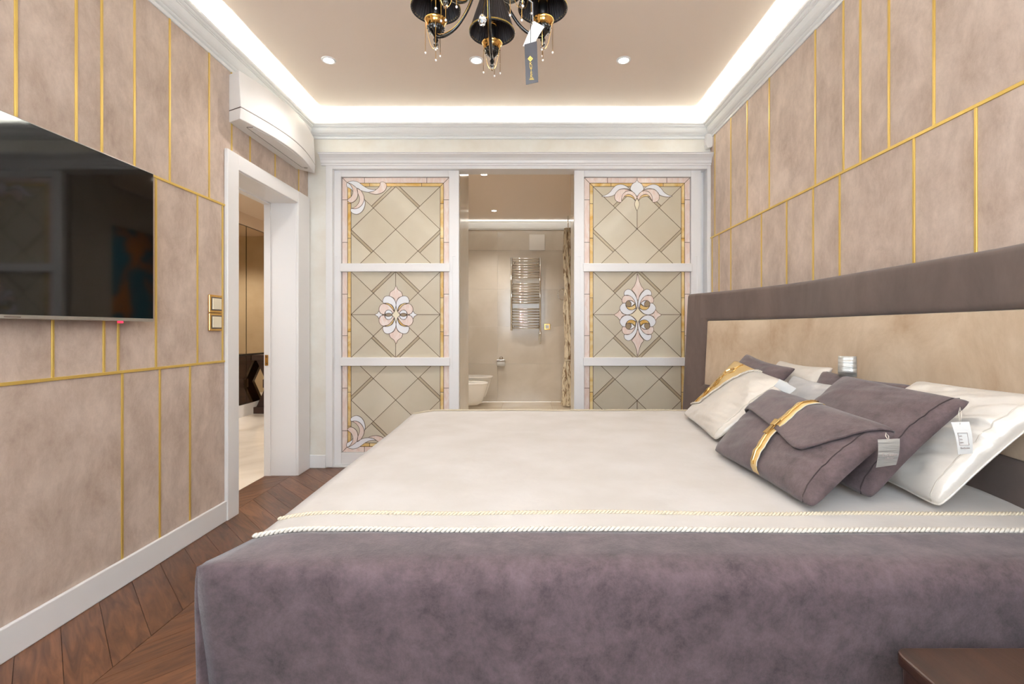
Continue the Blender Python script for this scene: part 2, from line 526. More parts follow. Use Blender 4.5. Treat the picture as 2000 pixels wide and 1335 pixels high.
crown = [(0, 2.652), (.013, 2.652), (.016, 2.656), (.016, 2.666), (.013, 2.668), (.013, 2.671), (.024, 2.672), (.030, 2.676), (.030, 2.680),
         (.034, 2.680), (.042, 2.683), (.052, 2.690), (.060, 2.700), (.065, 2.711), (.0655, 2.716), (.071, 2.716), (.071, 2.721), (.080, 2.722), (.085, 2.727),
         (.085, 2.731), (.092, 2.732), (.098, 2.737), (.1, 2.742), (.1, 2.753), (.094, 2.753), (.088, 2.737), (.066, 2.724), (.058, 2.706), (.047, 2.694), (0, 2.694)]
struct('trim_1', sweep_rect(crown, XL - .0079, XR + .0079, YF, YB), M['crown'], 'white plaster crown moulding with a light cove behind it')

def baseboard(name, vf): return struct(name, vf, M['white'], bevel=.004)
baseboard('baseboard_left', box(XL, XL + .016, YF, 2.845, 0, .117))
baseboard('baseboard_right', box(XR - .016, XR, YF, YB - .1, 0, .117))
baseboard('baseboard_back', box(XL, XD0 - .004, YB - .014, YB, 0, .105))
baseboard('baseboard_front', box(XL, XR, YF, YF + .016, 0, .117))

# hall door casing and lining
dc = empty('trim_2', (XL, DN, 0), 'white lacquered casing around the open hall doorway', kind='structure')
XC = XL + .022
obj('casing', box(XL, XC, DN - .111, DN, 0, 2.175), M['white'], dc, bevel=.004)
obj('casing', box(XL, XC, DF, YB - .016, 0, 2.175), M['white'], dc, bevel=.004)
obj('casing_head', box(XL, XC - .0005, DN, DF, DH, 2.175), M['white'], dc, bevel=.004)
obj('jamb', join(box(-2.0, XL + .004, DF - .003, DF + .012, 0, DH), box(-2.005, -1.955, DF - .009, DF, 0, DH)), M['white'], dc, bevel=.002)
obj('jamb', join(box(-2.0, XL + .004, DN - .012, DN + .003, 0, DH), box(-2.005, -1.955, DN, DN + .016, 0, DH)), M['white'], dc, bevel=.002)
obj('jamb_head', join(box(-2.0, XL + .004, DN, DF, DH - .003, DH + .012), box(-2.005, -1.955, DN, DF, DH - .016, DH)), M['white'], dc, bevel=.002)
hz = CAMZ - (703 - VY) * DF / F
hg = obj('strike_plate', box(-1.996, -1.972, DF - .012, DF - .009, hz - .04, hz + .04), M['gold'], dc)
for dz in (-.025, .025): obj('screw', box(-1.988, -1.98, DF - .0135, DF - .012, hz + dz - .004, hz + dz + .004), M['line'], hg)

# ---------------------------------------------------------------- hall beyond the doorway
XM, HY, HZ = -3.64, 7.8, 2.61
struct('floor_hall', box(-6, -2.0, 1.2, HY, -.06, 0), M['marble'], 'polished cream marble floor of the hall')
struct('ceiling_hall', box(-6, -2.0, 1.2, HY, HZ, HZ + .1), M['ceiling'])
struct('wall_hall_far', box(-4.0, -1.9, HY, HY + .1, 0, HZ), M['tan'], 'tan papered wall at the far end of the hall')
struct('wall_hall_near', box(-4.0, -1.9, 1.1, 1.2, 0, HZ), M['tan'])
struct('wall_hall_right', box(-2.05, -2.001, YB + .1, HY, 0, HZ), M['tan'])
whl = struct('wall_hall_left', box(XM - .12, XM - .012, 1.2, HY, 0, HZ), M['black'], 'hall wall clad in bronze mirror panels')
ys = [1.2, 2.4, 3.5, 4.6, 5.55, 6.31, 6.80, HY]
for a, b in zip(ys, ys[1:]):
    obj('mirror_panel', box(XM - .012, XM, a + .008, b - .008, .80, HZ - .16), M['bronze'], whl)
    obj('mirror_panel', box(XM - .012, XM, a + .004, b - .004, .158, .775), M['bronze'], whl)
struct('trim_3', box(XM - .012, XM + .01, 1.2, HY, HZ - .15, HZ), M['ceiling'])
struct('baseboard_hall', box(XM - .012, XM + .014, 1.2, HY, 0, .15), M['white'])
struct('baseboard_hall_far', box(XM + .014, -2.05, HY - .014, HY, 0, .11), M['white'])

t = empty('console_table', (-3.3, 6.55, 0), 'dark stained console table with hourglass legs standing against hall mirror', 'table')
zt = CAMZ - (693 - VY) * 6.42 / F
zb = CAMZ - (703.5 - VY) * 6.42 / F
XT1 = -2.35
obj('tabletop', box(XM + .004, XT1, 6.42, 6.86, zb, zt), M['darkwood'], t, bevel=.004)
for cx in (-3.40, -2.62):
    hw = .215
    zf = .085
    zm = (zf + zb) / 2
    poly = [(cx - hw, zf), (cx + hw, zf), (cx + .075, zm), (cx + hw + .0, zb), (cx - hw, zb), (cx - .075, zm)]
    lg = obj('leg', prism(poly, 6.50, 6.56, 'y'), M['darkwood'], t, bevel=.003)
    obj('waist_block', box(cx - .115, cx + .115, 6.47, 6.58, zm - .055, zm + .055), M['darkwood'], lg, bevel=.003)
    obj('foot', box(cx - hw - .045, cx + hw + .045, 6.45, 6.84, 0, zf), M['darkwood'], lg, bevel=.003)
    poly2 = [(cx - hw, zf), (cx + hw, zf), (cx + .075, zm), (cx + hw, zb), (cx - hw, zb), (cx - .075, zm)]
    obj('leg', prism(poly2, 6.74, 6.80, 'y'), M['darkwood'], t, bevel=.003)

# ---------------------------------------------------------------- bathroom beyond the sliding doors
BY, BZ = 7.5, 2.75
BXL, BXR = -1.08, 1.30
YJ0, YJ1 = 4.07, 4.66
JXL, JXR = (898.5 - VX) * YJ0 / F, (1123 - VX) * YJ0 / F
struct('floor_bathroom', box(-1.9, 1.8, 4.05, BY, -.06, 0), M['subfloor'], 'cream tiled bathroom floor')
fb = bpy.data.objects['floor_bathroom']
for i in range(5):
    for j in range(6):
        xa, ya = -1.8 + i * .72, 4.05 + j * .6
        obj('tile', box(xa + .001, xa + .719, ya + .001, min(ya + .599, BY), -.002, .002), M['tilefloor'], fb)
struct('wall_bathroom_left', box(-1.7, JXL, YJ0, YJ1, .003, BZ), M['tile'], 'polished stone reveal at the left of the bathroom opening')
struct('wall_bathroom_right', box(JXR, 1.6, YJ0, YJ1 - .2, .003, BZ), M['tile'], 'polished stone reveal at the right of the bathroom opening')
struct('wall_bathroom_side', box(BXL - .1, BXL, YJ1, BY, .003, BZ + .1), M['tile'])
struct('wall_bathroom_curtain', box(BXR, BXR + .1, YJ1 - .2, BY, .003, BZ + .1), M['tile'])
bw = struct('wall_bathroom_back', box(BXL - .1, BXR + .1, BY + .01, BY + .1, 0, BZ + .15), M['cream_wall'], 'beige stone tiled back wall of the bathroom')
zr = [.003] + [CAMZ - (y - VY) * BY / F for y in (710, 637, 565, 489, 449)]
xr = [BXL, (972 - VX) * BY / F, (972 - VX) * BY / F + 1.2, BXR]
for a, b in zip(zr, zr[1:]):
    for c, d in zip(xr, xr[1:]):
        obj('tile', box(c + .001, d - .001, BY, BY + .011, a + .001, b - .001), M['tile'], bw, bevel=.001, seg=1)
struct('ceiling_bathroom', box(BXL - .1, BXR + .1, YJ0, 7.26, BZ, BZ + .1), M['ceiling'], 'warm beige bathroom ceiling')
struct('ceiling_bathroom_cove', box(BXL - .1, BXR + .1, 7.2, BY + .1, BZ + .1, BZ + .2), M['white'])
zc0, zc1 = CAMZ + (VY - 449) * BY / F, CAMZ + (VY - 434) * 7.42 / F
struct('trim_4', prism([(BY, zc0), (BY - .03, zc0), (BY - .05, zc0 + .02), (BY - .08, zc1 - .01), (BY - .08, zc1), (BY, zc1)], BXL, BXR, 'x'), M['crown'])
led = obj('led_strip', box(BXL, BXR, 7.262, 7.272, BZ - .012, BZ + .022), M['ledglow'])
tag(led, 'glowing white light strip across the bathroom ceiling', 'light strip')

# ---------------------------------------------------------------- sliding stained glass doors
YD = 3.97
def D2(x, y): return ((x - VX) * YD / F, CAMZ - (y - VY) * YD / F)
PXM = YD / F

# frame of the unit and the cornice over it
uf = empty('trim_5', (0, YB, 0), 'white lacquered frame and cornice around the sliding doors', kind='structure')
def px_box(x0, x1, y0, y1, Y0, Y1, Yp=None):
    """box whose front (Y0) face covers the given pixels"""
    a, b = P(x0, y0, Yp or Y0), P(x1, y1, Yp or Y0)
    return box(a.x, b.x, Y0, Y1, b.z, a.z)
ztop = CAMZ - (322 - VY) * 3.915 / F
obj('post', px_box(636, 649, 322, 912, 3.915, 4.05), M['white'], uf, bevel=.003)
obj('post', box((1381.5 - VX) * 3.915 / F, XR, 3.915, 4.05, 0, ztop), M['white'], uf, bevel=.003)
obj('head_rail', px_box(649.2, 1381.3, 322, 329.5, 3.915, 4.06), M['white'], uf, bevel=.002)
obj('track', box(XD0, XR - .01, 3.935, 4.05, 0, .012), M['white'], uf, bevel=.002)
z297 = CAMZ - (297 - VY) * 3.84 / F
z322 = CAMZ - (322 - VY) * 3.90 / F
cp = [(YB, z322), (3.905, z322), (3.905, z322 + .012), (3.897, z322 + .016), (3.893, z322 + .034), (3.880, z322 + .052), (3.862, z322 + .066),
      (3.850, z322 + .072), (3.850, z322 + .080), (3.842, z322 + .083), (3.842, z297), (YB, z297)]
cor = obj('cornice', prism(cp, (620 - VX) * 3.842 / F, XR - .001, 'x'), M['white'], uf, bevel=.0015, seg=1)

PINKY = {0: [389.5, 472.7], 1: [574, 655], 2: [757.6, 841]}
GOLDY = {0: [397.0, 464.5], 1: [581, 647.5], 2: [765.5, 832]}
RAILS = [(330, 346), (514.5, 530.5), (697.5, 714), (883, 907)]
FIELD = [(363.6, 515), (530, 698), (713.5, 865)]

def split(polys, p, q, only_mid=False):
    (x1, y1), (x2, y2) = p, q
    a, b = y2 - y1, -(x2 - x1)
    c = a * x1 + b * y1
    out = []
    mx, my = (x1 + x2) / 2, (y1 + y2) / 2
    for po in polys:
        if only_mid:
            inside = True; sg = 0
            n = len(po)
            for i in range(n):
                ax, ay = po[i]; bx, by = po[(i + 1) % n]
                cr = (bx - ax) * (my - ay) - (by - ay) * (mx - ax)
                if abs(cr) < 1e-6: continue
                if sg == 0: sg = cr
                elif cr * sg < 0: inside = False; break
            if not inside: out.append(po); continue
        for s in (1, -1):
            r = clip(po, s * a, s * b, s * c)
            if len(r) >= 3:
                ar = abs(sum(r[i][0] * r[(i + 1) % len(r)][1] - r[(i + 1) % len(r)][0] * r[i][1] for i in range(len(r)))) / 2
                if ar > 3: out.append(r)
    return out

def seg_clip(p, q, x0, x1, y0, y1):
    t0, t1 = 0., 1.
    dx, dy = q[0] - p[0], q[1] - p[1]
    for pp, qq in ((-dx, p[0] - x0), (dx, x1 - p[0]), (-dy, p[1] - y0), (dy, y1 - p[1])):
        if abs(pp) < 1e-9:
            if qq < 0: return None
        else:
            r = qq / pp
            if pp < 0: t0 = max(t0, r)
            else: t1 = min(t1, r)
    if t0 >= t1: return None
    return (p[0] + dx * t0, p[1] + dy * t0), (p[0] + dx * t1, p[1] + dy * t1)

def px_prism(poly, Y0, Y1):
    return prism([D2(x, y) for x, y in poly], Y0, Y1, 'y')

def line_bar(p, q, w=.95):
    d = Vector((q[0] - p[0], q[1] - p[1]))
    if d.length < .2: return None
    d.normalize(); n = Vector((-d.y, d.x)) * w / 2
    a, b = Vector(p), Vector(q)
    return px_prism([tuple(a + n), tuple(b + n), tuple(b - n), tuple(a - n)], YD + .0065, YD + .012)

def outline(poly, w=.75):
    """closed strip following a curved outline"""
    n = len(poly); V = []; Fc = []
    for i in range(n):
        a, b, c = Vector(poly[i - 1]), Vector(poly[i]), Vector(poly[(i + 1) % n])
        t = (c - a)
        t = t.normalized() if t.length > 1e-6 else Vector((1, 0))
        nn = Vector((-t.y, t.x)) * w / 2
        for s in (1, -1):
            x, z = D2(*(b + nn * s))
            V.append((x, YD + .0045, z)); V.append((x, YD + .010, z))
    for i in range(n):
        j = (i + 1) % n
        o, p = i * 4, j * 4
        Fc += [(o, p, p + 2, o + 2), (o, o + 1, p + 1, p), (o + 2, p + 2, p + 3, o + 3)]
    return V, Fc

# ornaments, traced in pixels of the photograph: (material key, points)
def from_zoom(ox, oy, sc, lst): return [(m, [(ox + x / sc, oy + y / sc) for x, y in pts]) for m, pts in lst]
CORNER = from_zoom(660, 340, 14.83, [
    ('whiteglass', [(265, 240), (350, 200), (450, 190), (560, 215), (650, 270), (760, 350), (880, 415), (1000, 440), (1100, 440), (1000, 495), (900, 515), (760, 500), (640, 455), (540, 395), (430, 310), (330, 255)]),
    ('pink', [(1100, 440), (1170, 380), (1215, 300), (1225, 235), (1280, 215), (1350, 235), (1400, 300), (1395, 390), (1340, 480), (1250, 540), (1120, 575), (1000, 565), (880, 520), (1000, 495)]),
    ('whiteglass', [(265, 240), (240, 290), (260, 360), (330, 400), (400, 450), (425, 500), (420, 420), (380, 340), (320, 270)]),
    ('pink', [(300, 250), (380, 330), (425, 440), (420, 550), (370, 650), (290, 715), (275, 760), (320, 810), (400, 815), (480, 770), (545, 690), (570, 580), (560, 450), (530, 390), (430, 310)]),
    ('pink', [(550, 400), (575, 560), (620, 680), (610, 790), (540, 900), (460, 960), (400, 985), (500, 1000), (600, 960), (690, 880), (745, 760), (750, 650), (700, 530), (650, 460)]),
    ('whiteglass', [(400, 985), (500, 1000), (600, 965), (690, 885), (745, 770), (755, 700), (780, 790), (775, 900), (730, 1020), (650, 1110), (540, 1155), (430, 1130), (370, 1080), (360, 1020)])])
def mirror_v(lst, c): return [(m, [(x, 2 * c - y) for x, y in p]) for m, p in lst]
def mirror_h(lst, c): return [(m, [(2 * c - x, y) for x, y in p]) for m, p in lst]
def closed_h(half, c):
    return half + [(2 * c - x, y) for x, y in half[::-1] if abs(x - c) > .15]
def closed_v(half, c):
    return half + [(x, 2 * c - y) for x, y in half[::-1] if abs(y - c) > .15]
TC = 1170 + 930 / 12.5
th = from_zoom(1170, 340, 12.5, [
    ('whiteglass', [(70, 530), (170, 500), (270, 430), (340, 340), (430, 265), (540, 245), (650, 275), (730, 330), (765, 375), (690, 350), (600, 345), (500, 370), (430, 430), (390, 490), (310, 530), (200, 550), (120, 545)]),
    ('pink', [(780, 400), (700, 370), (600, 355), (500, 375), (420, 440), (385, 520), (395, 610), (450, 665), (545, 675), (555, 570), (590, 480), (660, 420), (740, 400)]),
    ('pink', [(555, 640), (555, 570), (590, 480), (660, 415), (740, 400), (830, 430), (900, 500), (930, 560), (895, 640), (860, 570), (800, 510), (720, 485), (640, 520), (590, 590)]),
    ('goldglass', [(620, 540), (680, 495), (740, 490), (810, 515), (860, 570), (890, 640), (820, 570), (750, 545), (680, 540)])])
tc = from_zoom(1170, 340, 12.5, [
    ('whiteglass', [(930, 140), (890, 190), (820, 230), (775, 310), (770, 370), (820, 420), (880, 470), (930, 555)]),
    ('creamglass', [(930, 565), (895, 640), (870, 720), (890, 800), (930, 880)])])
TOPPIECE = th + mirror_h(th, TC) + [(m, closed_h(p, TC)) for m, p in tc]
FC1 = (720 + 472 / 8.9, 540 + 662 / 8.9)
q1 = from_zoom(720, 540, 8.9, [
    ('whiteglass', [(250, 455), (245, 400), (280, 345), (350, 335), (420, 370), (460, 430), (472, 490), (460, 560), (440, 610), (430, 550), (390, 490), (330, 460)]),
    ('goldglass', [(330, 462), (400, 490), (435, 550), (440, 605), (400, 550), (340, 490), (270, 470), (300, 462)]),
    ('pink', [(275, 660), (215, 645), (178, 590), (182, 530), (220, 480), (275, 468), (340, 490), (400, 550), (438, 606), (412, 640), (395, 600), (340, 578), (295, 600)]),
    ('whiteglass', [(275, 660), (290, 605), (345, 578), (395, 605), (412, 650), (340, 632)])])
h1 = from_zoom(720, 540, 8.9, [('pink', [(472, 160), (440, 220), (380, 265), (360, 310), (362, 335), (430, 370), (465, 440), (472, 490)])])
s1 = from_zoom(720, 540, 8.9, [('whiteglass', [(105, 662), (150, 635), (175, 600), (205, 640), (270, 662)]), ('eye', [(275, 662), (340, 632), (405, 662)])])
c1 = from_zoom(720, 540, 8.9, [('creamglass', [(472, 520), (445, 605), (402, 662), (445, 715), (472, 804)])])
q2 = from_zoom(1190, 520, 7.417, [
    ('whiteglass', [(222, 415), (225, 360), (270, 330), (320, 345), (375, 410), (405, 480), (412, 560), (395, 610), (385, 540), (350, 470), (300, 425)]),
    ('pink', [(195, 525), (185, 480), (210, 430), (270, 415), (330, 445), (370, 500), (375, 530), (330, 495), (270, 495), (235, 530)]),
    ('whiteglass', [(235, 530), (190, 540), (155, 590), (165, 640), (210, 685), (270, 700), (330, 680), (380, 630), (390, 600), (340, 628), (280, 620), (245, 580), (238, 545)]),
    ('goldglass', [(245, 570), (280, 585), (330, 575), (370, 540), (385, 590), (380, 612), (330, 630), (280, 620)]),
    ('whiteglass', [(290, 495), (340, 505), (375, 545), (330, 578), (315, 575), (318, 530)]),
    ('eye', [(240, 545), (250, 510), (285, 495), (315, 530), (315, 570), (285, 582), (250, 575)])])
FC2 = (1190 + 415 / 7.417, 520 + 702 / 7.417)
h2 = from_zoom(1190, 520, 7.417, [('pink', [(415, 110), (395, 200), (365, 280), (330, 335), (380, 400), (415, 490)])])
s2 = from_zoom(1190, 520, 7.417, [('pink', [(75, 702), (125, 665), (155, 630), (190, 680), (240, 702)])])
c2 = from_zoom(1190, 520, 7.417, [('creamglass', [(415, 560), (398, 620), (340, 680), (290, 702), (340, 725), (398, 784), (415, 844)])])
def flower(q, h, s, c, ce):
    out = q + mirror_h(q, ce[0])
    out += mirror_v(out, ce[1])
    hh = [(m, closed_h(p, ce[0])) for m, p in h]
    ss = [(m, closed_v(p, ce[1])) for m, p in s]
    return out + hh + mirror_v(hh, ce[1]) + ss + mirror_h(ss, ce[0]) + [(m, closed_h(p, ce[0])) for m, p in c]
FLOWER1 = flower(q1, h1, s1, c1, FC1)
FLOWER2 = flower(q2, h2, s2, c2, FC2)

def sliding_door(name, x0, x1, label, orn, vlines, cut_right=None):
    """x0,x1 outer pixel limits; the stiles are 19 px wide"""
    root = empty(name, (D2((x0 + x1) / 2, 640)[0], YD, .012), label, kind='structure')
    a, b = x0 + 20, x1 - 20            # glazed width
    fx0, fx1 = a + 17, b - 17          # field
    cx = (fx0 + fx1) / 2
    hw = (fx1 - fx0) / 2; hh = hw * .962
    Yf, Yb = YD - .012, YD + .030
    def stile(xa, xb):
        gx = (xa + xb) / 2
        g0, g1 = gx - 2.6, gx + 2.6
        vfs = [px_box(xa, g0, 330, 907, Yf, Yb, YD), px_box(g1, xb, 330, 907, Yf, Yb, YD), px_box(g0, g1, 330, 501, Yf, Yb, YD),
               px_box(g0, g1, 728, 907, Yf, Yb, YD), px_box(g0, g1, 501, 728, Yf + .006, Yb, YD)]
        return obj('stile', join(*vfs), M['white'], root, weld=False)
    stile(x0, a - 1); stile(b + 1, x1)
    for k, (ya, yb) in enumerate(RAILS):
        e = 0 if k in (0, 3) else 2
        obj('rail', px_box(a - 1 - e, b + 1 + e, ya, yb, Yf - (.008 if e else 0), Yb, YD), M['white'], root, bevel=.004)
    for k in range(3):
        f0, f1 = FIELD[k]
        top, bot = (k == 0), (k == 2)
        p0, p1 = (346.5 if top else f0), (882.5 if bot else f1)       # pink limits
        came = []
        tiles = []
        # border columns and rows
        g0, g1 = (356.8 if top else f0), (872 if bot else f1)
        for side in (0, 1):
            def mx(x): return x if side == 0 else (a + b - x)
            cuts = [p0] + PINKY[k] + [p1]
            for i, (u, v) in enumerate(zip(cuts, cuts[1:])):
                po = [(a, u), (a + 10.3, u), (a + 10.3, v), (a, v)]
                if top and i == 0: po[1] = (a + 10.3, g0)
                if bot and i == len(cuts) - 2: po[2] = (a + 10.3, g1)
                tiles.append(('pink', [(mx(x), y) for x, y in po]))
                if i: came.append(line_bar((mx(a), u), (mx(a + 10.3), u)))
            cuts = [g0] + GOLDY[k] + [g1]
            for i, (u, v) in enumerate(zip(cuts, cuts[1:])):
                po = [(a + 10.3, u), (fx0, u), (fx0, v), (a + 10.3, v)]
                if top and i == 0: po[1] = (fx0, f0)
                if bot and i == len(cuts) - 2: po[2] = (fx0, f1)
                tiles.append(('goldglass', [(mx(x), y) for x, y in po]))
                if i: came.append(line_bar((mx(a + 10.3), u), (mx(fx0), u)))
            came.append(line_bar((mx(a + 10.3), g0), (mx(a + 10.3), g1)))
            came.append(line_bar((mx(fx0), f0), (mx(fx0), f1)))
        if top or bot:
            o0, o1, o2 = (p0, g0, f0) if top else (p1, g1, f1)
            ux = [a] + ([cx - 58, cx, cx + 58] if vlines else [cx - 61, cx + 61]) + [b]
            for i, (u, v) in enumerate(zip(ux, ux[1:])):
                tiles.append(('pink', [(u, o0), (v, o0), (v if i < len(ux) - 2 else b - 10.3, o1), (u if i else a + 10.3, o1)]))
                if i: came.append(line_bar((u, o0), (u, o1)))
            ux = [a + 10.3, cx - 51, cx + 51, b - 10.3]
            for i, (u, v) in enumerate(zip(ux, ux[1:])):
                tiles.append(('goldglass', [(u, o1), (v, o1), (v if i < 2 else fx1, o2), (u if i else fx0, o2)]))
                if i: came.append(line_bar((u, o1), (u, o2)))
            came += [line_bar((a, o0), (fx0, o2)), line_bar((b, o0), (fx1, o2)), line_bar((a + 10.3, o1), (b - 10.3, o1)), line_bar((fx0, o2), (fx1, o2))]
        # lattice field
        cy = f0 + hh if top else (f1 - hh if bot else (f0 + f1) / 2)
        if k == 1: hh_ = (f1 - f0) / 2
        else: hh_ = hh
        polys = [[(fx0, f0), (fx1, f0), (fx1, f1), (fx0, f1)]]
        Tn, Bn, Ln, Rn, Cn = (cx, cy - hh_), (cx, cy + hh_), (cx - hw, cy), (cx + hw, cy), (cx, cy)
        lines = [(Tn, Ln), (Tn, Rn), (Ln, Bn), (Rn, Bn), ((cx - hw, cy - hh_), (cx + hw, cy + hh_)), ((cx + hw, cy - hh_), (cx - hw, cy + hh_))]
        if k == 1: lines += [(Tn, Bn), (Ln, Rn)]
        elif vlines: lines += [(Cn, Tn if top else Bn)]
        for i, (p, q) in enumerate(lines):
            sg = seg_clip(p, q, fx0, fx1, f0, f1)
            if not sg: continue
            if k != 1 and vlines and i == 6:
                for h_ in (.25, .75):
                    polys = split(polys, (p[0] + (q[0] - p[0]) * h_ - .01, p[1] + (q[1] - p[1]) * h_ - 1), (p[0] + (q[0] - p[0]) * h_ - .01, p[1] + (q[1] - p[1]) * h_ + 1), True)
            else:
                polys = split(polys, p, q)
            came.append(line_bar(*sg))
        dark = []
        off = 5.2
        dbl = [(Tn, Ln, (-1, -1)), (Tn, Rn, (1, -1)), (Ln, Bn, (-1, 1)), (Rn, Bn, (1, 1))]
        for p, q, (dx, dy) in dbl:
            if k == 1 or (top and dy < 0) or (bot and dy > 0):
                h0 = p if p in (Tn, Bn) else q
            else:
                h0 = p if p in (Ln, Rn) else q
            m_ = ((p[0] + q[0]) / 2, (p[1] + q[1]) / 2)
            s0 = (h0[0] + dx * off * .72, h0[1] + dy * off * .72); s1_ = (m_[0] + dx * off * .72, m_[1] + dy * off * .72)
            if s0[1] < f0 or s0[1] > f1 or s0[0] < fx0 or s0[0] > fx1:
                sg = seg_clip(s0, s1_, fx0, fx1, f0, f1)
                if not sg: continue
                s0, s1_ = sg
            came.append(line_bar(s0, s1_))
            polys = split(polys, s0, s1_, True)
        part = obj('leaded_panel', join(*[c for c in came if c]), M['came'], root)
        for po in polys:
            w = max(p[0] for p in po) - min(p[0] for p in po); ar = abs(sum(po[i][0] * po[(i + 1) % len(po)][1] - po[(i + 1) % len(po)][0] * po[i][1] for i in range(len(po)))) / 2
            obj('pane', px_prism(po, YD + .008, YD + .014), M['pane_dark'] if (ar < 420) else M['pane'], part)
        for mk, po in tiles:
            obj('border_pane', px_prism(po, YD + .0075, YD + .014), M[mk], part)
        rims = []
        for mk, pts in orn[k]:
            sp = spline(pts, 4)
            obj('petal', px_prism(sp, YD + .0055, YD + .0125), M[mk], part)
            rims.append(outline(sp))
        if rims: obj('petal_outline', join(*rims), M['came'], part)
    return root

sliding_door('door_1', 648, 896.5, 'left sliding door, stained glass with corner leaf motifs beside the hall doorway',
             [CORNER, FLOWER1, mirror_v(CORNER, 614.6)], False)
sliding_door('door_2', 1121.5, 1368, 'right sliding door, stained glass with lily crest at top, beside the headboard',
             [TOPPIECE, FLOWER2, mirror_v(TOPPIECE, 614.6)], True)
# edge of a second leaf parked behind the right-hand door
d3 = empty('door_3', (D2(1370, 0)[0], 4.02, .012), 'white edge of a door leaf parked behind the right sliding door', kind='structure')
obj('stile', join(px_box(1362, 1373, 328, 906, 4.010, 4.045), px_box(1377, 1382, 328, 906, 4.010, 4.045), px_box(1373, 1377, 328, 503, 4.010, 4.045), px_box(1373, 1377, 503, 906, 4.017, 4.045)), M['white'], d3)

# ---------------------------------------------------------------- bed
YC = 1.89
ZBED = .65
def hb_x(s, z, back=False):
    s = abs(s)
    x = 1.362
    if s > .45: x -= .282 * ((s - .45) / .91) ** 1.5
    x -= .034 * (1.352 - z) / .7
    return x
def hb_surface(s0, s1, z0, z1, front, thick, n=28, m=4):
    def fn(u, v):
        s = s0 + (s1 - s0) * u; z = z0 + (z1 - z0) * v
        x = hb_x(s, z); x2 = hb_x(s + .004, z)
        nn = Vector((-.004, (x2 - x), 0)).normalized()
        nn = Vector((-1, (x2 - x) / .004 * 1, 0)).normalized()
        # normal of the curve X(Y): (-1, dX/dY)
        return Vector((x, YC + s, z)) + nn * (front - thick / 2), nn
    return slab(fn, n, m, thick)
bed = empty('bed', (.35, YC, 0), 'double bed with curved brown and beige velvet headboard against the panelled wall', 'bed')
hb = obj('headboard', hb_surface(-1.345, 1.345, .02, 1.34, 0, .075), M['hb_dark'], bed, bevel=.01)
SB = 1.185
for nm, a in (('headboard_band', (-1.36, 1.36, 1.170, 1.352, .016, .10)), ('headboard_band', (-1.36, 1.36, .30, .775, .016, .06))):
    obj(nm, hb_surface(*a), M['hb_dark'], hb, smooth=True, bevel=.022, seg=4)
for sg in (-1, 1):
    s0, s1 = sorted((sg * SB, sg * 1.36))
    obj('headboard_band', hb_surface(s0, s1, .30, 1.352, .0162, .10, 6, 6), M['hb_dark'], hb, smooth=True, bevel=.022, seg=4)
obj('headboard_panel', hb_surface(-SB + .002, SB - .002, .77, 1.171, .012, .06), M['hb_beige'], hb, smooth=True, bevel=.006)
obj('bed_base', box(-.56, 1.27, 1.0, 2.78, .12, .36), M['hb_dark'], bed, bevel=.02)
obj('mattress', box(-.56, 1.29, 1.0, 2.78, .36, .625), M['cream_cloth'], bed, bevel=.05, seg=4)
for x in (-.48, 1.15):
    for y in (1.08, 2.70): obj('leg', lathe([(.02, 0), (.03, .12)], x, y, 12), M['darkwood'], bed)

# bedspread: one cloth surface parametrised by (x, t) with t running across the bed
R = .05
def top_z(x, y):
    e = x - (-.635)
    z = ZBED
    if e < .16: z -= .020 * (1 - max(e, 0) / .16) ** 2 * min(1, max(0, (y - .954) / .16))
    z += .0035 * noise.noise(Vector((x * 2.2, y * 2.2, 1.3))) + .0015 * noise.noise(Vector((x * 7, y * 7, 4.2)))
    return z
YN, YFAR = .954, 2.826
def cross(t, u=1.0):
    """t = arc length from the near hem: returns y, dz below the top surface; the fold is tighter at the foot corner"""
    hem = .50
    a = PI / 2 * R
    if t < hem + a:
        k = max(0.0, 1 - u / .22)
        y, dz = (YN, -(R + hem - t)) if t < hem else (YN + R - R * math.cos((t - hem) / R), -R + R * math.sin((t - hem) / R))
        if t >= hem:
            w = (t - hem) / a
            ys, zs_ = (YN, -R * (1 - w * 2.2)) if w < .4545 else (YN + R * (w - .4545) / .5455, 0.0)
            y, dz = y + (ys - y) * k, dz + (zs_ - dz) * k
        return y, dz
    top = (YFAR - R) - (YN + R)
    if t < hem: return YN, -(R + hem - t)
    t -= hem
    if t < a:
        an = t / R
        return YN + R - R * math.cos(an), -R + R * math.sin(an)
    t -= a
    if t < top: return YN + R + t, 0.0
    t -= top
    if t < a:
        an = t / R
        return YFAR - R + R * math.sin(an), -R + R * math.cos(an)
    t -= a
    return YFAR, -R - t
T0, TA = .50, PI / 2 * R
def t_of_y(y): return T0 + TA + (y - YN - R)
TT = t_of_y(YFAR - R) + TA + .50
def left_edge(y):
    e = -.62 - .018 * (y - 1.0)
    if y < 1.2: e -= .024 * ((1.2 - y) / .246) ** 1.3
    return e
XHEAD = 1.315
def cloth(u, t):
    y, dz = cross(t, u)
    xl = left_edge(y)
    x = xl + (XHEAD - xl) * u
    z = top_z(x, y) + dz
    drop = max(0, -dz - R)
    f = min(1, drop / .3)
    x += -.006 * f * math.sin(drop * 14) * (1 - u)
    y2 = y
    if drop > 0:
        sgn = -1 if y < 1.5 else 1
        y2 += sgn * (.010 * f * math.sin(x * 5.0 + 1.0) + .006 * f * math.sin(x * 13))
        if y < 1.5 and u < .25: y2 += .03 * f * (1 - u / .25)
    return Vector((x, y2, z))
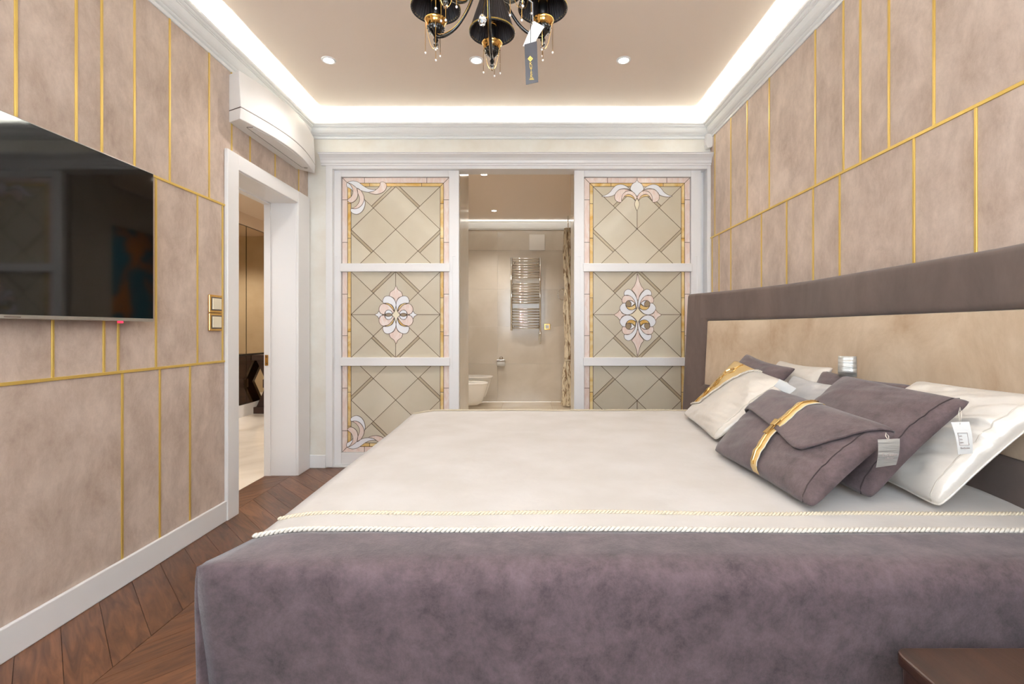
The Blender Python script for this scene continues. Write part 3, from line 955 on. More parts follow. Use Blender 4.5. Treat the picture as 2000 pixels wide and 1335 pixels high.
def cloth_slab(u0, u1, t0, t1, nu, nv, th, lift=0.0):
    def fn(a, b):
        u = u0 + (u1 - u0) * a; t = t0 + (t1 - t0) * b
        p = cloth(u, t)
        e = 1e-3
        du = cloth(min(u + e, 1), t) - cloth(max(u - e, 0), t); dt = cloth(u, t + e) - cloth(u, t - e)
        n = du.cross(dt)
        n = n.normalized() if n.length > 1e-12 else Vector((0, 0, 1))
        return p + n * lift, n
    return slab(fn, nu, nv, th)
spread = empty('bedspread', (.3, YC, ZBED), 'cream bedspread with wide mauve velour border and twisted cords on the bed', 'bedspread')
YC1, YC2, YC3 = 1.118, 1.222, 2.775
obj('cream_panel', cloth_slab(0, 1, t_of_y(YC1), t_of_y(YC3), 60, 50, .008), M['cream_cloth'], spread, smooth=True)
obj('velour_border', cloth_slab(0, 1, 0, t_of_y(YC1), 70, 44, .0085), M['purple'], spread, smooth=True)
obj('velour_border', cloth_slab(0, 1, t_of_y(YC3), TT, 50, 30, .0085), M['purple'], spread, smooth=True)
# foot end drop
def foot(a, b):
    y = YN + (YFAR - YN) * a
    xl = left_edge(y)
    d = b * .5
    R2 = .03
    yy, dz = cross(t_of_y(min(max(y, YN + R), YFAR - R)))
    ez = 0
    if y > YFAR - R: ez = -R + math.sqrt(max(R * R - (y - YFAR + R) ** 2, 0))
    z = top_z(xl, y) + ez
    fold = .008 * math.sin(y * 9) * min(1, d / .2)
    p = Vector((xl - R2 * (1 - math.exp(-d * 30)) * (.9 if y > 1.2 else .25) + fold, y, z - d))
    return p, Vector((-1, 0, 0))
obj('velour_border', slab(foot, 50, 20, .0085), M['purple'], spread, smooth=True)
def cord_at(y, lift=.006):
    t = t_of_y(y)
    return [cloth(i / 90, t) + Vector((0, .004 * math.sin(i * .21) * (1 if y < 2 else 0), lift)) for i in range(91)]
obj('twisted_cord', rope(cord_at(YC1, .008), .0063, .022), M['cord'], spread, smooth=True)
obj('twisted_cord', rope(cord_at(YC2, .007), .0052, .019), M['cord_gold'], spread, smooth=True)
obj('twisted_cord', rope(cord_at(YC3, .007), .0052, .019), M['cord_gold'], spread, smooth=True)

# ---------------------------------------------------------------- cushions
class Cushion:
    def __init__(s, bl, br, tr, tl, T, seed=0, pinch=.045, wr=.006, powr=2.6, blunt=.045, ramp=0):
        s.c = [Vector(p) for p in (bl, br, tr, tl)]
        s.T, s.seed, s.pinch, s.wr, s.powr, s.blunt, s.ramp = T, seed, pinch, wr, powr, blunt, ramp
        d1 = s.c[2] - s.c[0]; d2 = s.c[3] - s.c[1]
        s.n = d1.cross(d2).normalized()
        if s.n.x > 0: s.n = -s.n          # faces into the room
        s.ctr = sum(s.c, Vector()) / 4
    def base(s, u, v):
        a, b, c, d = s.c
        p = a * (1 - u) * (1 - v) + b * u * (1 - v) + c * u * v + d * (1 - u) * v
        # edges drawn in between the corners
        eu, ev = 4 * u * (1 - u), 4 * v * (1 - v)
        U = (b - a); W = (d - a)
        p = p - W * s.pinch * eu * (2 * v - 1) * abs(2 * v - 1) - U * s.pinch * ev * (2 * u - 1) * abs(2 * u - 1)
        p = p + (s.ctr - p) * s.blunt * (abs(2 * u - 1) * abs(2 * v - 1)) ** 8
        return p
    def h(s, u, v):
        q = max(0, math.sin(PI * u)) * max(0, math.sin(PI * v))
        w = (max(0, 1 - abs(2 * u - 1) ** s.powr) * max(0, 1 - abs(2 * v - 1) ** s.powr)) ** .5
        k = noise.noise(Vector((u * 5 + s.seed, v * 5, s.seed * 1.7))) * s.wr * min(1, q * 3)
        cr = noise.noise(Vector((u * 4 + 9 + s.seed + v * 3, v * 16 - u * 6, s.seed))) * s.wr * 1.1 * min(1, q * 4) * (1.15 - min(1, q))
        if s.ramp: w *= min(1, .12 + .88 * u / s.ramp)
        return s.T / 2 * w + k + cr
    def surf(s, u, v, off=0.0, side=1):
        return s.base(u, v) + s.n * (s.h(u, v) * (1 if side > 0 else -.4) + off)
    def mesh(s, n=44):
        V = []; idx = {}
        for side in (1, -1):
            for j in range(n + 1):
                for i in range(n + 1):
                    if side < 0 and (i in (0, n) or j in (0, n)):
                        idx[(side, i, j)] = idx[(1, i, j)]; continue
                    idx[(side, i, j)] = len(V)
                    V.append(s.surf(i / n, j / n, 0, side))
        Fc = []
        for side in (1, -1):
            for j in range(n):
                for i in range(n):
                    q = [idx[(side, i, j)], idx[(side, i + 1, j)], idx[(side, i + 1, j + 1)], idx[(side, i, j + 1)]]
                    Fc.append(tuple(q if side > 0 else q[::-1]))
        return V, Fc
    def rim(s, k=40):
        pts = []
        for i in range(k): pts.append(s.surf(i / k, 0))
        for i in range(k): pts.append(s.surf(1, i / k))
        for i in range(k): pts.append(s.surf(1 - i / k, 1))
        for i in range(k): pts.append(s.surf(0, 1 - i / k))
        return pts
    def build(s, name, label, mt, piping=None, pr=.0022, cat='cushion', group=None):
        lo = min(s.c, key=lambda p: p.z)
        s.root = empty(name, (s.ctr.x, s.ctr.y, lo.z), label, cat, group)
        s.body = obj('cushion_cover', s.mesh(), mt, s.root, smooth=True)
        if piping: obj('piping', tube(s.rim(), pr, 5, closed=True), piping, s.root, smooth=True)
        return s
    def inset_seam(s, mt, side='br', inset=.075):
        """sewn line a little inside the near edge"""
        pts = [s.surf(1 - inset, j / 24, .001) for j in range(0, 25)]
        obj('seam', tube(pts, .0016, 5), mt, s.root, smooth=True)

ZB = ZBED + .004
def zpt(x, y, z):
    Y = (CAMZ - z) * F / (y - VY)
    return P(x, y, Y)
def xpt(x, y, X):
    Y = X * F / (x - VX)
    return P(x, y, Y)

# back row first
c3 = Cushion(Vector((1.135, 2.52, .672)), Vector((1.135, 2.06, .672)), xpt(1632, 716, 1.262), xpt(1522, 702, 1.262), .09, 3)
c3.build('cushion', 'cream satin cushion at the back, between two brown cushions', M['satin'])
c6 = Cushion(Vector((1.10, 2.02, .672)), Vector((1.12, 1.62, .672)), xpt(1786, 750, 1.245), xpt(1606, 721, 1.245), .08, 6)
c6.build('cushion', 'brown velour cushion at the back, under the silver ribbon tag', M['brown_velour'])
c2_ = Cushion(Vector((.975, 2.64, .672)), Vector((.975, 2.20, .672)), xpt(1558, 718, 1.165), xpt(1458, 689, 1.165), .10, 2)
c2_.build('cushion', 'brown velour cushion tucked behind the gold chain cushion', M['brown_velour'])
c4 = Cushion(Vector((1.01, 2.10, .672)), Vector((1.01, 1.80, .672)), xpt(1664, 754, 1.14), xpt(1548, 731, 1.14), .06, 4)
c4.build('cushion', 'silver grey satin cushion half hidden behind the zipped brown cushion', M['satin_grey'])
c7 = Cushion(Vector((1.05, 1.62, .672)), zpt(1835, 992, .665), xpt(2085, 778, 1.285), xpt(1790, 742, 1.285), .13, 7, pinch=.03, wr=.013)
c7.build('cushion', 'large champagne satin cushion at the right, beside the nightstand', M['satin'], M['satin'], .003)
c7.inset_seam(M['cord'], inset=.07)
c5 = Cushion(Vector((.86, 1.77, .675)), zpt(1702, 978, .668), xpt(1906, 781, 1.12), xpt(1650, 730, 1.12), .11, 5, pinch=.03)
c5.build('cushion', 'square brown velour cushion with white paper tag, leaning on satin cushion', M['brown_velour'])
c5.inset_seam(M['seam'])
c1_ = Cushion(zpt(1333, 808, .672), zpt(1398, 862, .668), xpt(1548, 748, 1.03), xpt(1436, 703, 1.06), .095, 1, pinch=.02, wr=.010, powr=3.2, ramp=.6)
c1_.build('cushion', 'cream satin cushion with gold corner and chain of rings', M['satin'])
c1_.inset_seam(M['cord'], inset=.05)
def lerp_tab(tab, t):
    for (a, b), (c, d) in zip(tab, tab[1:]):
        if t <= c: return b + (d - b) * (t - a) / (c - a)
    return tab[-1][1]
ug = [(.18, .0), (.20, .06), (.24, .16), (.45, .28), (.68, .40), (.88, .51), (1.0, .57)]
def gpatch(a, b):
    v = .18 + .82 * b
    u = lerp_tab(ug, v) * a
    return c1_.surf(u, v, .0025), c1_.n
gp = obj('gold_corner', slab(gpatch, 14, 24, .003), M['gold_satin'], c1_.root, smooth=True)
obj('twisted_cord', rope([c1_.surf(lerp_tab(ug, .18 + .82 * i / 40), .18 + .82 * i / 40, .006) for i in range(41)], .0050, .016), M['cord'], c1_.root, smooth=True)
chain = [(.06, .22), (.07, .33), (.09, .45), (.12, .62), (.17, .80), (.20, .90), (.23, 1.0)]
for (u, v) in ((.10, .42), (.15, .61), (.20, .81)):
    cpt = c1_.surf(u, v, .008)
    dv = (c1_.surf(u + .01, v + .03, .008) - c1_.surf(u - .01, v - .03, .008)).normalized()
    du = dv.cross(c1_.n).normalized()
    ring = [cpt + dv * .030 * math.cos(a) + du * .022 * math.sin(a) for a in [2 * PI * k / 8 for k in range(8)]]
    obj('ring', tube(ring, .0046, 6, closed=True), M['palegold'], c1_.root)
for a, b in (((.06, .24), (.085, .355)), ((.115, .485), (.132, .545)), ((.167, .675), (.185, .745)), ((.217, .875), (.245, .985))):
    pts = [c1_.surf(a[0] + (b[0] - a[0]) * t, a[1] + (b[1] - a[1]) * t, .006) for t in (0, .5, 1)]
    obj('chain_link', tube(pts, .0035, 6), M['palegold'], c1_.root)

# front brown cushion with an envelope flap and a gold zip
c8 = Cushion(zpt(1391, 879, .672), zpt(1588, 996, .668), xpt(1760, 842, .955), xpt(1508, 760, .95), .12, 8, pinch=.02)
c8.build('cushion', 'brown velour cushion with flap and gold zip lying in front', M['brown_velour'])
c8.inset_seam(M['seam'], inset=.07)
fl = [(0, .56), (.1, .56), (.25, .52), (.4, .47), (.5, .44), (.65, .38), (.74, .34), (.80, .36), (.86, .50), (.92, .72), (.97, .90), (1.0, .97)]
def flap(a, b):
    v0 = lerp_tab(fl, a)
    v = v0 + (1 - v0) * b
    return c8.surf(a, v, .005 + .006 * (1 - b) ** 3), c8.n
obj('envelope_flap', slab(flap, 40, 14, .006), M['brown_velour'], c8.root, smooth=True)
def zipband(a, b):
    u = .535 + (a - .5) * .062 + .0 * b
    v = b
    lift = .007 if v > .43 else .0045
    return c8.surf(u, v, lift + .004), c8.n
zb_ = obj('zip_tape', slab(zipband, 6, 72, .003), M['gold_satin'], c8.root, smooth=True)
obj('zip_teeth', tube([c8.surf(.535, i / 36, .0135) for i in range(1, 36)], .0045, 6), M['palegold'], zb_, smooth=True)
obj('zip_edge', tube([c8.surf(.570, i / 36, .011) for i in range(1, 36)], .0016, 5), M['cord'], zb_, smooth=True)
pc, pd = c8.surf(.535, .46, .020), (c8.surf(.535, .34, .020) - c8.surf(.535, .46, .020)).normalized()
pu = pd.cross(c8.n).normalized()
def plate(c, d, u, n, L, w0, w1, th):
    pts = [c - u * w0 / 2, c + u * w0 / 2, c + d * L + u * w1 / 2, c + d * L - u * w1 / 2]
    V = [p + n * th / 2 for p in pts] + [p - n * th / 2 for p in pts]
    return V, [(0, 1, 2, 3), (7, 6, 5, 4), (0, 4, 5, 1), (1, 5, 6, 2), (2, 6, 7, 3), (3, 7, 4, 0)]
obj('zip_slider', plate(pc - pd * .018, pd, pu, c8.n, .026, .026, .020, .008), M['palegold'], c8.root, bevel=.002)
obj('zip_puller', plate(pc + pd * .009, pd, pu, c8.n, .034, .012, .020, .004), M['palegold'], c8.root, bevel=.001)

# ---------------------------------------------------------------- tags
def card(root, name, corners, mt, bend=.0, th=.0012):
    """corners tl,tr,br,bl"""
    tl, tr, br, bl = [Vector(c) for c in corners]
    n = (tr - tl).cross(bl - tl).normalized()
    if n.y > 0: n = -n
    def fn(u, v):
        p = tl * (1 - u) * (1 - v) + tr * u * (1 - v) + br * u * v + bl * (1 - u) * v
        return p + n * bend * math.sin(PI * v), n
    return obj(name, slab(fn, 6, 8, th), mt, root, smooth=False), n
def hang_tag(label, px, Y, mt, s0, s1, bend=.004, cordm='cord', dY=None):
    dY = dY or (0, 0, 0, 0)
    cs = [P(x, y, Y + d) for (x, y), d in zip(px, dY)]
    root = empty('hang_tag', tuple((cs[0] + cs[1]) / 2), label, 'tag')
    cd, n = card(root, 'card', cs, mt, bend)
    if s0:
        a, b = Vector(s0), Vector(s1)
        side = Vector((.0035, 0, 0))
        obj('string', tube([a, a.lerp(b, .4) + side, b, a.lerp(b, .4) - side], .0011, 5, closed=True), M[cordm], root, smooth=True)
    return root, cs, n
# silver tag of the zipped cushion
Yt = 1.165
r, cs, n = hang_tag('silver foil tag hanging from the zipped brown cushion', [(1714.5, 858), (1757, 856), (1750, 907), (1711, 912.5)], Yt, M['foil'], P(1730.5, 845, 1.19), P(1736, 861, Yt - .002))
rt = (cs[1] - cs[0]).normalized(); dn = (cs[3] - cs[0]); upv = -dn.normalized()
mid_ = lambda a, b: cs[0] + (cs[1] - cs[0]) * a + dn * b
text_mesh('lettering', 'Exclusive', .0105, M['print'], r, mid_(.52, .54) + n * .0058, rt, upv)
text_mesh('lettering', 'collection', .0055, M['print'], r, mid_(.52, .66) + n * .0056, rt, upv)
Yt = 1.13
r, cs, n = hang_tag('white paper tag hanging from the square brown cushion', [(1857, 824), (1892.5, 823), (1899, 885), (1871, 887)], Yt, M['paper'], P(1875, 795, 1.15), P(1875, 828, Yt - .002))
rt = (cs[1] - cs[0]).normalized(); dn = ((cs[3] + cs[2]) - (cs[0] + cs[1])) / 2; upv = -dn.normalized()
midt = (cs[0] + cs[1]) / 2 - rt * .0025
bx = []
for a, b, c, d in ((-.011, .011, .32, .33), (-.011, .011, .70, .71), (-.011, -.0105, .32, .71), (.0105, .011, .32, .71)):
    q = [midt + rt * a + dn * c, midt + rt * b + dn * c, midt + rt * b + dn * d, midt + rt * a + dn * d]
    bx.append(([p + n * .0058 for p in q] + [p + n * .003 for p in q], [(0, 1, 2, 3), (7, 6, 5, 4), (0, 4, 5, 1), (1, 5, 6, 2), (2, 6, 7, 3), (3, 7, 4, 0)]))
obj('printed_box', join(*bx), M['print'], r)
for k, w in ((.42, 'art'), (.52, 'no'), (.62, 'size')): text_mesh('lettering', w, .006, M['print'], r, midt - rt * .006 + dn * k + n * .0056, rt, upv)
text_mesh('lettering', 'Exclusive', .0058, M['print'], r, midt + rt * .001 + dn * .80 + n * .005, rt, upv)
hang_tag('blank white tag on the cream cushion with gold corner', [(1522, 739.5), (1555, 758), (1539, 770), (1511, 753)], 1.80, M['paper'], P(1520, 742, 1.84), P(1523, 746, 1.80))
# silver ribbon loop standing up behind the cushions
def ribbon(a, b):
    th_ = PI * (1.05 * b)
    base0 = xpt(1655, 727, 1.225)
    w = .036
    return base0 + Vector(((a - .5) * .045 - .010 * math.cos(th_), (a - .5) * -w - .012 * math.cos(th_), .036 * math.sin(th_) * 1.9 - .006)), Vector((-math.cos(th_) * .7, -math.cos(th_) * .7, math.sin(th_)))
rb = empty('ribbon_tag', tuple(xpt(1655, 727, 1.225)), 'looped silver ribbon tag against the beige headboard', 'tag')
obj('loop', slab(ribbon, 3, 16, .0012), M['foil'], rb, smooth=True)

# ---------------------------------------------------------------- nightstand
ns = empty('nightstand', (.84, .66, 0), 'dark walnut nightstand beside the bed at the bottom right corner', 'nightstand')
NX0, NX1, NY0, NY1, NZ = .652, .99, .44, .872, .548
def rrect(x0, x1, y0, y1, r, k=6):
    out = []
    for cx, cy, a0 in ((x1 - r, y1 - r, 0), (x0 + r, y1 - r, 90), (x0 + r, y0 + r, 180), (x1 - r, y0 + r, 270)):
        for i in range(k + 1):
            a = math.radians(a0 + 90 * i / k)
            out.append((cx + r * math.cos(a), cy + r * math.sin(a)))
    return out
obj('tabletop', prism(rrect(NX0, NX1, NY0, NY1, .025), NZ - .022, NZ, 'z'), M['walnut'], ns, bevel=.004)
obj('body', prism(rrect(NX0 + .006, NX1 - .006, NY0 + .006, NY1 - .006, .022), .12, NZ - .022, 'z'), M['darkwood'], ns)
for za, zb2 in ((.15, .31), (.33, .49)):
    dr = obj('drawer', box(NX0 - .006, NX0 + .02, NY0 + .04, NY1 - .04, za, zb2), M['walnut'], ns, bevel=.004)
    obj('handle', box(NX0 - .014, NX0 - .004, NY0 + .10, NY1 - .10, zb2 - .018, zb2 - .008), M['darkwood'], dr, bevel=.002)
for x in (NX0 + .05, NX1 - .05):
    for y in (NY0 + .05, NY1 - .05): obj('leg', lathe([(.014, 0), (.022, .12)], x, y, 10), M['darkwood'], ns)

# ---------------------------------------------------------------- television
XT = -1.700
ty1 = -XT * F / (VX - 300.5); ty0 = ty1 - 1.228
tz1 = CAMZ + (VY - 339) / (VX - 300.5) * -XT; tz0 = CAMZ + (VY - 628) / (VX - 300.5) * -XT
tv = empty('television', (XT - .03, (ty0 + ty1) / 2, tz0), 'large black flat screen television with silver edge mounted on the left wall', 'television')
obj('back_cover', box(XT - .045, XT - .012, ty0 + .01, ty1 - .01, tz0 + .01, tz1 - .01), M['black'], tv, bevel=.006)
obj('bezel', box(XT - .014, XT - .0006, ty0, ty1, tz0, tz1), M['silver'], tv, bevel=.002)
obj('screen', box(XT - .004, XT, ty0 + .004, ty1 - .004, tz0 + .014, tz1 - .004), M['screen'], tv)
obj('wall_bracket', box(XL + .0056, XT - .04, (ty0 + ty1) / 2 - .2, (ty0 + ty1) / 2 + .2, tz0 + .15, tz1 - .15), M['black'], tv)
ly = -XT * F / (VX - 24.5)
obj('maker_mark', box(XT - .001, XT + .0003, ly - .026, ly + .026, tz0 + .0048, tz0 + .0082), M['line'], tv)
sy = -(XT - .01) * F / (VX - 236)
obj('standby_light', box(XT - .018, XT - .006, sy - .008, sy + .008, tz0 - .008, tz0 + .001), M['red'], tv)

# ---------------------------------------------------------------- air conditioner
AY0, AY1, AZ0, AZ1 = 2.885, 3.722, 2.345, 2.628
AF0, AF1 = 2.834, 3.834
def ac_depth(t, top=False):
    return .100 + .072 * math.sin(PI * t)
def ac_outline(n=24, inset=0.0):
    return [(XL + ac_depth(i / n) - inset, AF0 + (AF1 - AF0) * i / n) for i in range(n + 1)]
ac = empty('air_conditioner', (XL, (AY0 + AY1) / 2, AZ0), 'white wall air conditioner with bowed front above the hall doorway', 'air conditioner')
def ac_loft(z0, z1, d0, d1, back, n=24):
    lo = [(x - d0, y, z0) for x, y in ac_outline(n)] + [(back, AY1, z0), (back, AY0, z0)]
    hi = [(x - d1, y, z1) for x, y in ac_outline(n)] + [(back, AY1, z1), (back, AY0, z1)]
    N = len(lo)
    return lo + hi, [tuple(range(N)), tuple(range(2 * N - 1, N - 1, -1))] + [(i, i + N, (i + 1) % N + N, (i + 1) % N) for i in range(N)]
zs = AZ0 + .068
obj('housing', ac_loft(AZ0, zs - .0015, .006, .0, XL), M['plastic'], ac, bevel=.004)
obj('front_panel', ac_loft(zs + .0015, AZ1, .0, .012, XL), M['plastic'], ac, bevel=.004)
obj('panel_gap', ac_loft(zs - .002, zs + .002, .003, .003, XL + .001), M['line'], ac)
def ac_flap(a, b):
    t = .12 + .72 * a
    x0 = XL + .068; x1 = XL + ac_depth(t) - .022
    return Vector((x0 + (x1 - x0) * b, AF0 + (AF1 - AF0) * t, AZ0 - .001)), Vector((0, 0, 1))
fp = obj('louvre_flap', slab(ac_flap, 20, 2, .004), M['plastic'], ac)
pts = [ac_flap(i / 20, 0)[0] + Vector((-.002, 0, -.0015)) for i in range(21)]
pts2 = [ac_flap(0, i / 4)[0] + Vector((0, -.002, -.0015)) for i in range(5)]
pts3 = [ac_flap(1, i / 4)[0] + Vector((0, .002, -.0015)) for i in range(5)]
obj('flap_gap', join(tube(pts, .0016, 4), tube(pts2, .0016, 4), tube(pts3, .0016, 4)), M['line'], fp)
obj('sensor_window', lathe([(.013, AZ0 - .002), (.013, AZ0 + .003)], XL + .085, AY1 - .02, 12), M['silver'], ac)

# ---------------------------------------------------------------- wall switches, alarm sensor
sw = empty('light_switch', (XL, YL(418), 1.117), 'double light switch in a gold frame beside the hall doorway', 'switch')
s_y0, s_y1 = YL(405.5), YL(431)
sz1 = CAMZ + (VY - 575) / (VX - 410) * -XL; sz0 = CAMZ + (VY - 646) / (VX - 410) * -XL
szm = (sz0 + sz1) / 2
for a, b in ((sz0, szm - .001), (szm + .001, sz1)):
    fr = obj('frame', box(XL, XL + .012, s_y0, s_y1, a, b), M['gold'], sw, bevel=.004)
    obj('inner_frame', box(XL + .004, XL + .0135, s_y0 + .014, s_y1 - .012, a + .012, b - .012), M['line'], fr)
    rk = obj('rocker', box(XL + .006, XL + .018, s_y0 + .020, s_y1 - .018, a + .019, b - .019), M['creamglass'], fr, bevel=.002)
sn = empty('motion_sensor', tuple(P(1385, 265, 3.90)), 'small white alarm sensor in the corner below the crown moulding', 'sensor')
a_, b_ = P(1377, 262, 3.90), P(1392, 291, 3.90)
pr = [(a_.x, b_.z + .03), (a_.x + .012, b_.z), (b_.x - .012, b_.z + .008), (b_.x - .004, b_.z + .04), (b_.x - .004, a_.z - .012), (b_.x - .012, a_.z), (a_.x + .004, a_.z - .004)]
obj('housing', prism(pr, 3.875, YB - .002, 'y'), M['plastic'], sn, bevel=.006)
obj('bracket', box(b_.x - .01, XR - .001, 3.90, 3.92, a_.z - .03, a_.z - .008), M['plastic'], sn)

# ---------------------------------------------------------------- recessed downlights
def downlight(x, y, z, label, power, col=(1, .96, .92), group=None, angle=128):
    r = empty('downlight', (x, y, z), label, 'downlight', group)
    obj('trim_ring', lathe([(.030, z - .0005), (.032, z - .006), (.042, z - .006), (.045, z - .002), (.045, z + .0)], x, y, 24, cap=False), M['white'], r, smooth=True)
    obj('lamp_lens', lathe([(.0, z - .003), (.029, z - .003)], x, y, 20, cap=False), M['lampglow'], r)
    l = bpy.data.lights.new('downlight_beam', 'SPOT'); l.energy = power; l.color = col
    l.spot_size = math.radians(angle); l.spot_blend = .7; l.shadow_soft_size = .028
    o = bpy.data.objects.new('downlight_beam', l)
    link(o, r, (x, y, z - .02))
    return r
for px, w in ((642, 'left'), (930.5, 'middle'), (1218, 'right')):
    q = P(px, 117, (CEIL - CAMZ) * F / (VY - 117))
    downlight(q.x, q.y, CEIL, {'left': 'lit ceiling downlight nearest the air conditioner', 'middle': 'lit ceiling downlight below the middle chandelier shade', 'right': 'lit ceiling downlight nearest the headboard wall'}[w], SPOT_W * 1.45)
for x in (-1.25, -.32, .61):
    downlight(x, .43, CEIL, 'lit ceiling downlight at the window end of the room, behind the view', SPOT_W * .7, group='downlights behind the view')
for px, py, lb in ((945, 340, 'bathroom ceiling downlight nearest the sliding doors'), (965, 411, 'small bathroom ceiling downlight further back')):
    q = P(px, py, (BZ - CAMZ) * F / (VY - py))
    downlight(q.x, q.y, BZ, lb, BATH_W)
downlight(.62, 5.3, BZ, 'added bathroom downlight on the curtain side, out of view', BATH_W)  # extra unseen lamp, added to brighten the bathroom
for y in (3.2, 5.0, 6.9):  # unseen lamps added to light the hall
    downlight(-2.85, y, HZ, 'added downlight brightening the hall, out of view beyond the doorway', HALL_W, group='added hall downlights')

# ---------------------------------------------------------------- bathroom things
rail = empty('towel_radiator', tuple(P(1027, 652, BY - .05)), 'chrome ladder towel radiator on the bathroom wall', 'radiator')
YT = BY - .07
xa, xb = (999 - VX) * YT / F, (1055 - VX) * YT / F
za, zb3 = CAMZ - (503 - VY) * YT / F, CAMZ - (645 - VY) * YT / F
for x in (xa, xb): obj('upright', tube([(x, YT, zb3), (x, YT, za)], .016, 10), M['chrome'], rail, smooth=True)
ry = [140, 168, 205, 230, 258, 287, 316, 344, 412, 441, 470, 497, 527, 558, 587, 615, 685, 715, 744, 774, 803, 832, 862, 890]
for q in ry:
    z = CAMZ - (480 + q / 5.5625 - VY) * YT / F
    pts = [(xa + (xb - xa) * i / 8, YT - .045 * math.sin(PI * i / 8), z) for i in range(9)]
    obj('rung', tube(pts, .0105, 8), M['chrome'], rail, smooth=True)
for x in (xa + .03, xb - .03):
    for z in (za - .09, zb3 + .06): obj('wall_mount', tube([(x, YT - .03, z), (x, BY, z)], .016, 10), M['chrome'], rail, smooth=True)
z0 = CAMZ - (671 - VY) * YT / F
obj('heating_element', lathe([(.010, z0), (.016, z0 + .02), (.014, z0 + .1), (.022, z0 + .12), (.022, z0 + .17), (.014, zb3 + .01)], xb, YT, 12), M['chrome'], rail, smooth=True)
vt = empty('vent_cover', tuple(P(1048, 489, BY)), 'square cream ventilation cover high on the bathroom wall', 'vent')
a_, b_ = P(1033.5, 458, BY), P(1064, 489, BY)
obj('cover_plate', box(a_.x, b_.x, BY - .03, BY - .012, b_.z, a_.z), M['ceramic'], vt, bevel=.004)
obj('backing', box(a_.x + .02, b_.x - .02, BY - .014, BY, b_.z + .02, a_.z - .02), M['plastic'], vt)
so = empty('wall_socket', tuple(P(1069, 643, BY)), 'small gold framed socket beside the towel radiator', 'socket')
a_, b_ = P(1063, 632, BY), P(1074.5, 643.5, BY)
obj('frame', box(a_.x, b_.x, BY - .010, BY, b_.z, a_.z), M['gold'], so, bevel=.003)
obj('insert', box(a_.x + .014, b_.x - .014, BY - .012, BY - .006, b_.z + .014, a_.z - .014), M['creamglass'], so)
obj('outlet', tube([((a_.x + b_.x) / 2, BY - .0135, (a_.z + b_.z) / 2), ((a_.x + b_.x) / 2, BY - .010, (a_.z + b_.z) / 2)], .018, 12), M['satin_grey'], so)
ph = empty('paper_holder', tuple(P(979, 714, BY)), 'chrome paper holder with white roll on the bathroom wall', 'paper holder')
a_, b_ = P(971.5, 703, BY), P(986.5, 712, BY)
zc_ = (a_.z + b_.z) / 2
obj('paper_roll', tube([(a_.x, BY - .06, zc_ - .01), (b_.x, BY - .06, zc_ - .01)], .045, 16), M['paper'], ph, smooth=True)
obj('cover', box(a_.x - .004, b_.x + .004, BY - .11, BY - .012, a_.z - .002, a_.z + .012), M['chrome'], ph, bevel=.004)
obj('rose', tube([((a_.x + b_.x) / 2, BY, a_.z + .03), ((a_.x + b_.x) / 2, BY - .03, a_.z + .03)], .028, 16), M['chrome'], ph, smooth=True)
tr_ = empty('towel_ring', tuple(P(1101, 564, BY)), 'chrome towel ring beside the curtain on the bathroom wall', 'towel ring')
q = P(1101, 565, BY)
obj('rose', tube([(q.x, BY, q.z), (q.x, BY - .045, q.z)], .024, 14), M['chrome'], tr_, smooth=True)
obj('ring', tube([(q.x - .018 + .075 * math.cos(a), BY - .045, q.z - .08 + .085 * math.sin(a)) for a in [2 * PI * k / 24 for k in range(24)]], .006, 8, closed=True), M['chrome'], tr_, smooth=True)
# gathered curtain
YCU = 7.0
cxu = (1109.5 - VX) * YCU / F
zt_, zk, zbt = CAMZ - (446 - VY) * YCU / F, CAMZ - (703 - VY) * YCU / F, .03
def cur_r(z):
    if z > zk: return .046 + .012 * (z - zk) / (zt_ - zk)
    return .032 + .05 * min(1, (zk - z) / .3)
cu = empty('curtain', (cxu, YCU, zbt), 'gathered patterned curtain hanging at the right of the bathroom opening', 'curtain')
def cur(a, b, z0, z1):
    z = z0 + (z1 - z0) * b; an = 2 * PI * a
    rr = cur_r(z) * (1 + .22 * math.sin(an * 7 + z * 9) + .1 * math.sin(an * 3 - z * 14))
    return Vector((cxu + rr * math.cos(an) + .008 * math.sin(z * 8), YCU + rr * math.sin(an), z))
obj('drape', grid(lambda a, b: cur(a, b, zk, zt_), 56, 60), M['curtain'], cu, smooth=True, weld=True)
obj('skirt', grid(lambda a, b: cur(a, b, zbt, zk), 56, 30), M['curtain'], cu, smooth=True, weld=True)
obj('tie_back', tube([(cxu + .04 * math.cos(a), YCU + .04 * math.sin(a), zk) for a in [2 * PI * k / 16 for k in range(16)]], .012, 8, closed=True), M['cord_gold'], cu, smooth=True)
obj('curtain_rail', tube([(cxu, YCU, zt_), (cxu, YCU, BZ)], .008, 8), M['chrome'], cu)
# wall-hung bidet and toilet
def bowl(root, name, yc, w, xtip, ztop, zbot, xtipb, n=26):
    secs = []
    for k in range(9):
        f = k / 8
        z = zbot + (ztop - zbot) * f
        e = f ** .8
        xt = xtipb + (xtip - xtipb) * e
        ww = w * (.62 + .38 * f ** .6)
        if k == 0: xt -= .03; ww *= .9
        ring = [(BXL, yc - ww / 2, z)]
        mxx = BXL + (xt - BXL) * .45
        for i in range(n + 1):
            a = -PI / 2 + PI * i / n
            ring.append((mxx + (xt - mxx) * math.cos(a), yc + ww / 2 * math.sin(a), z))
        ring.append((BXL, yc + ww / 2, z))
        secs.append(ring)
    V = [p for r_ in secs for p in r_]; N = len(secs[0])
    Fc = [(k * N + i, k * N + (i + 1) % N, (k + 1) * N + (i + 1) % N, (k + 1) * N + i) for k in range(8) for i in range(N)]
    Fc += [tuple(range(N))[::-1], tuple(range(8 * N, 9 * N))]
    return obj(name, (V, Fc), M['ceramic'], root, smooth=True, bevel=.006)
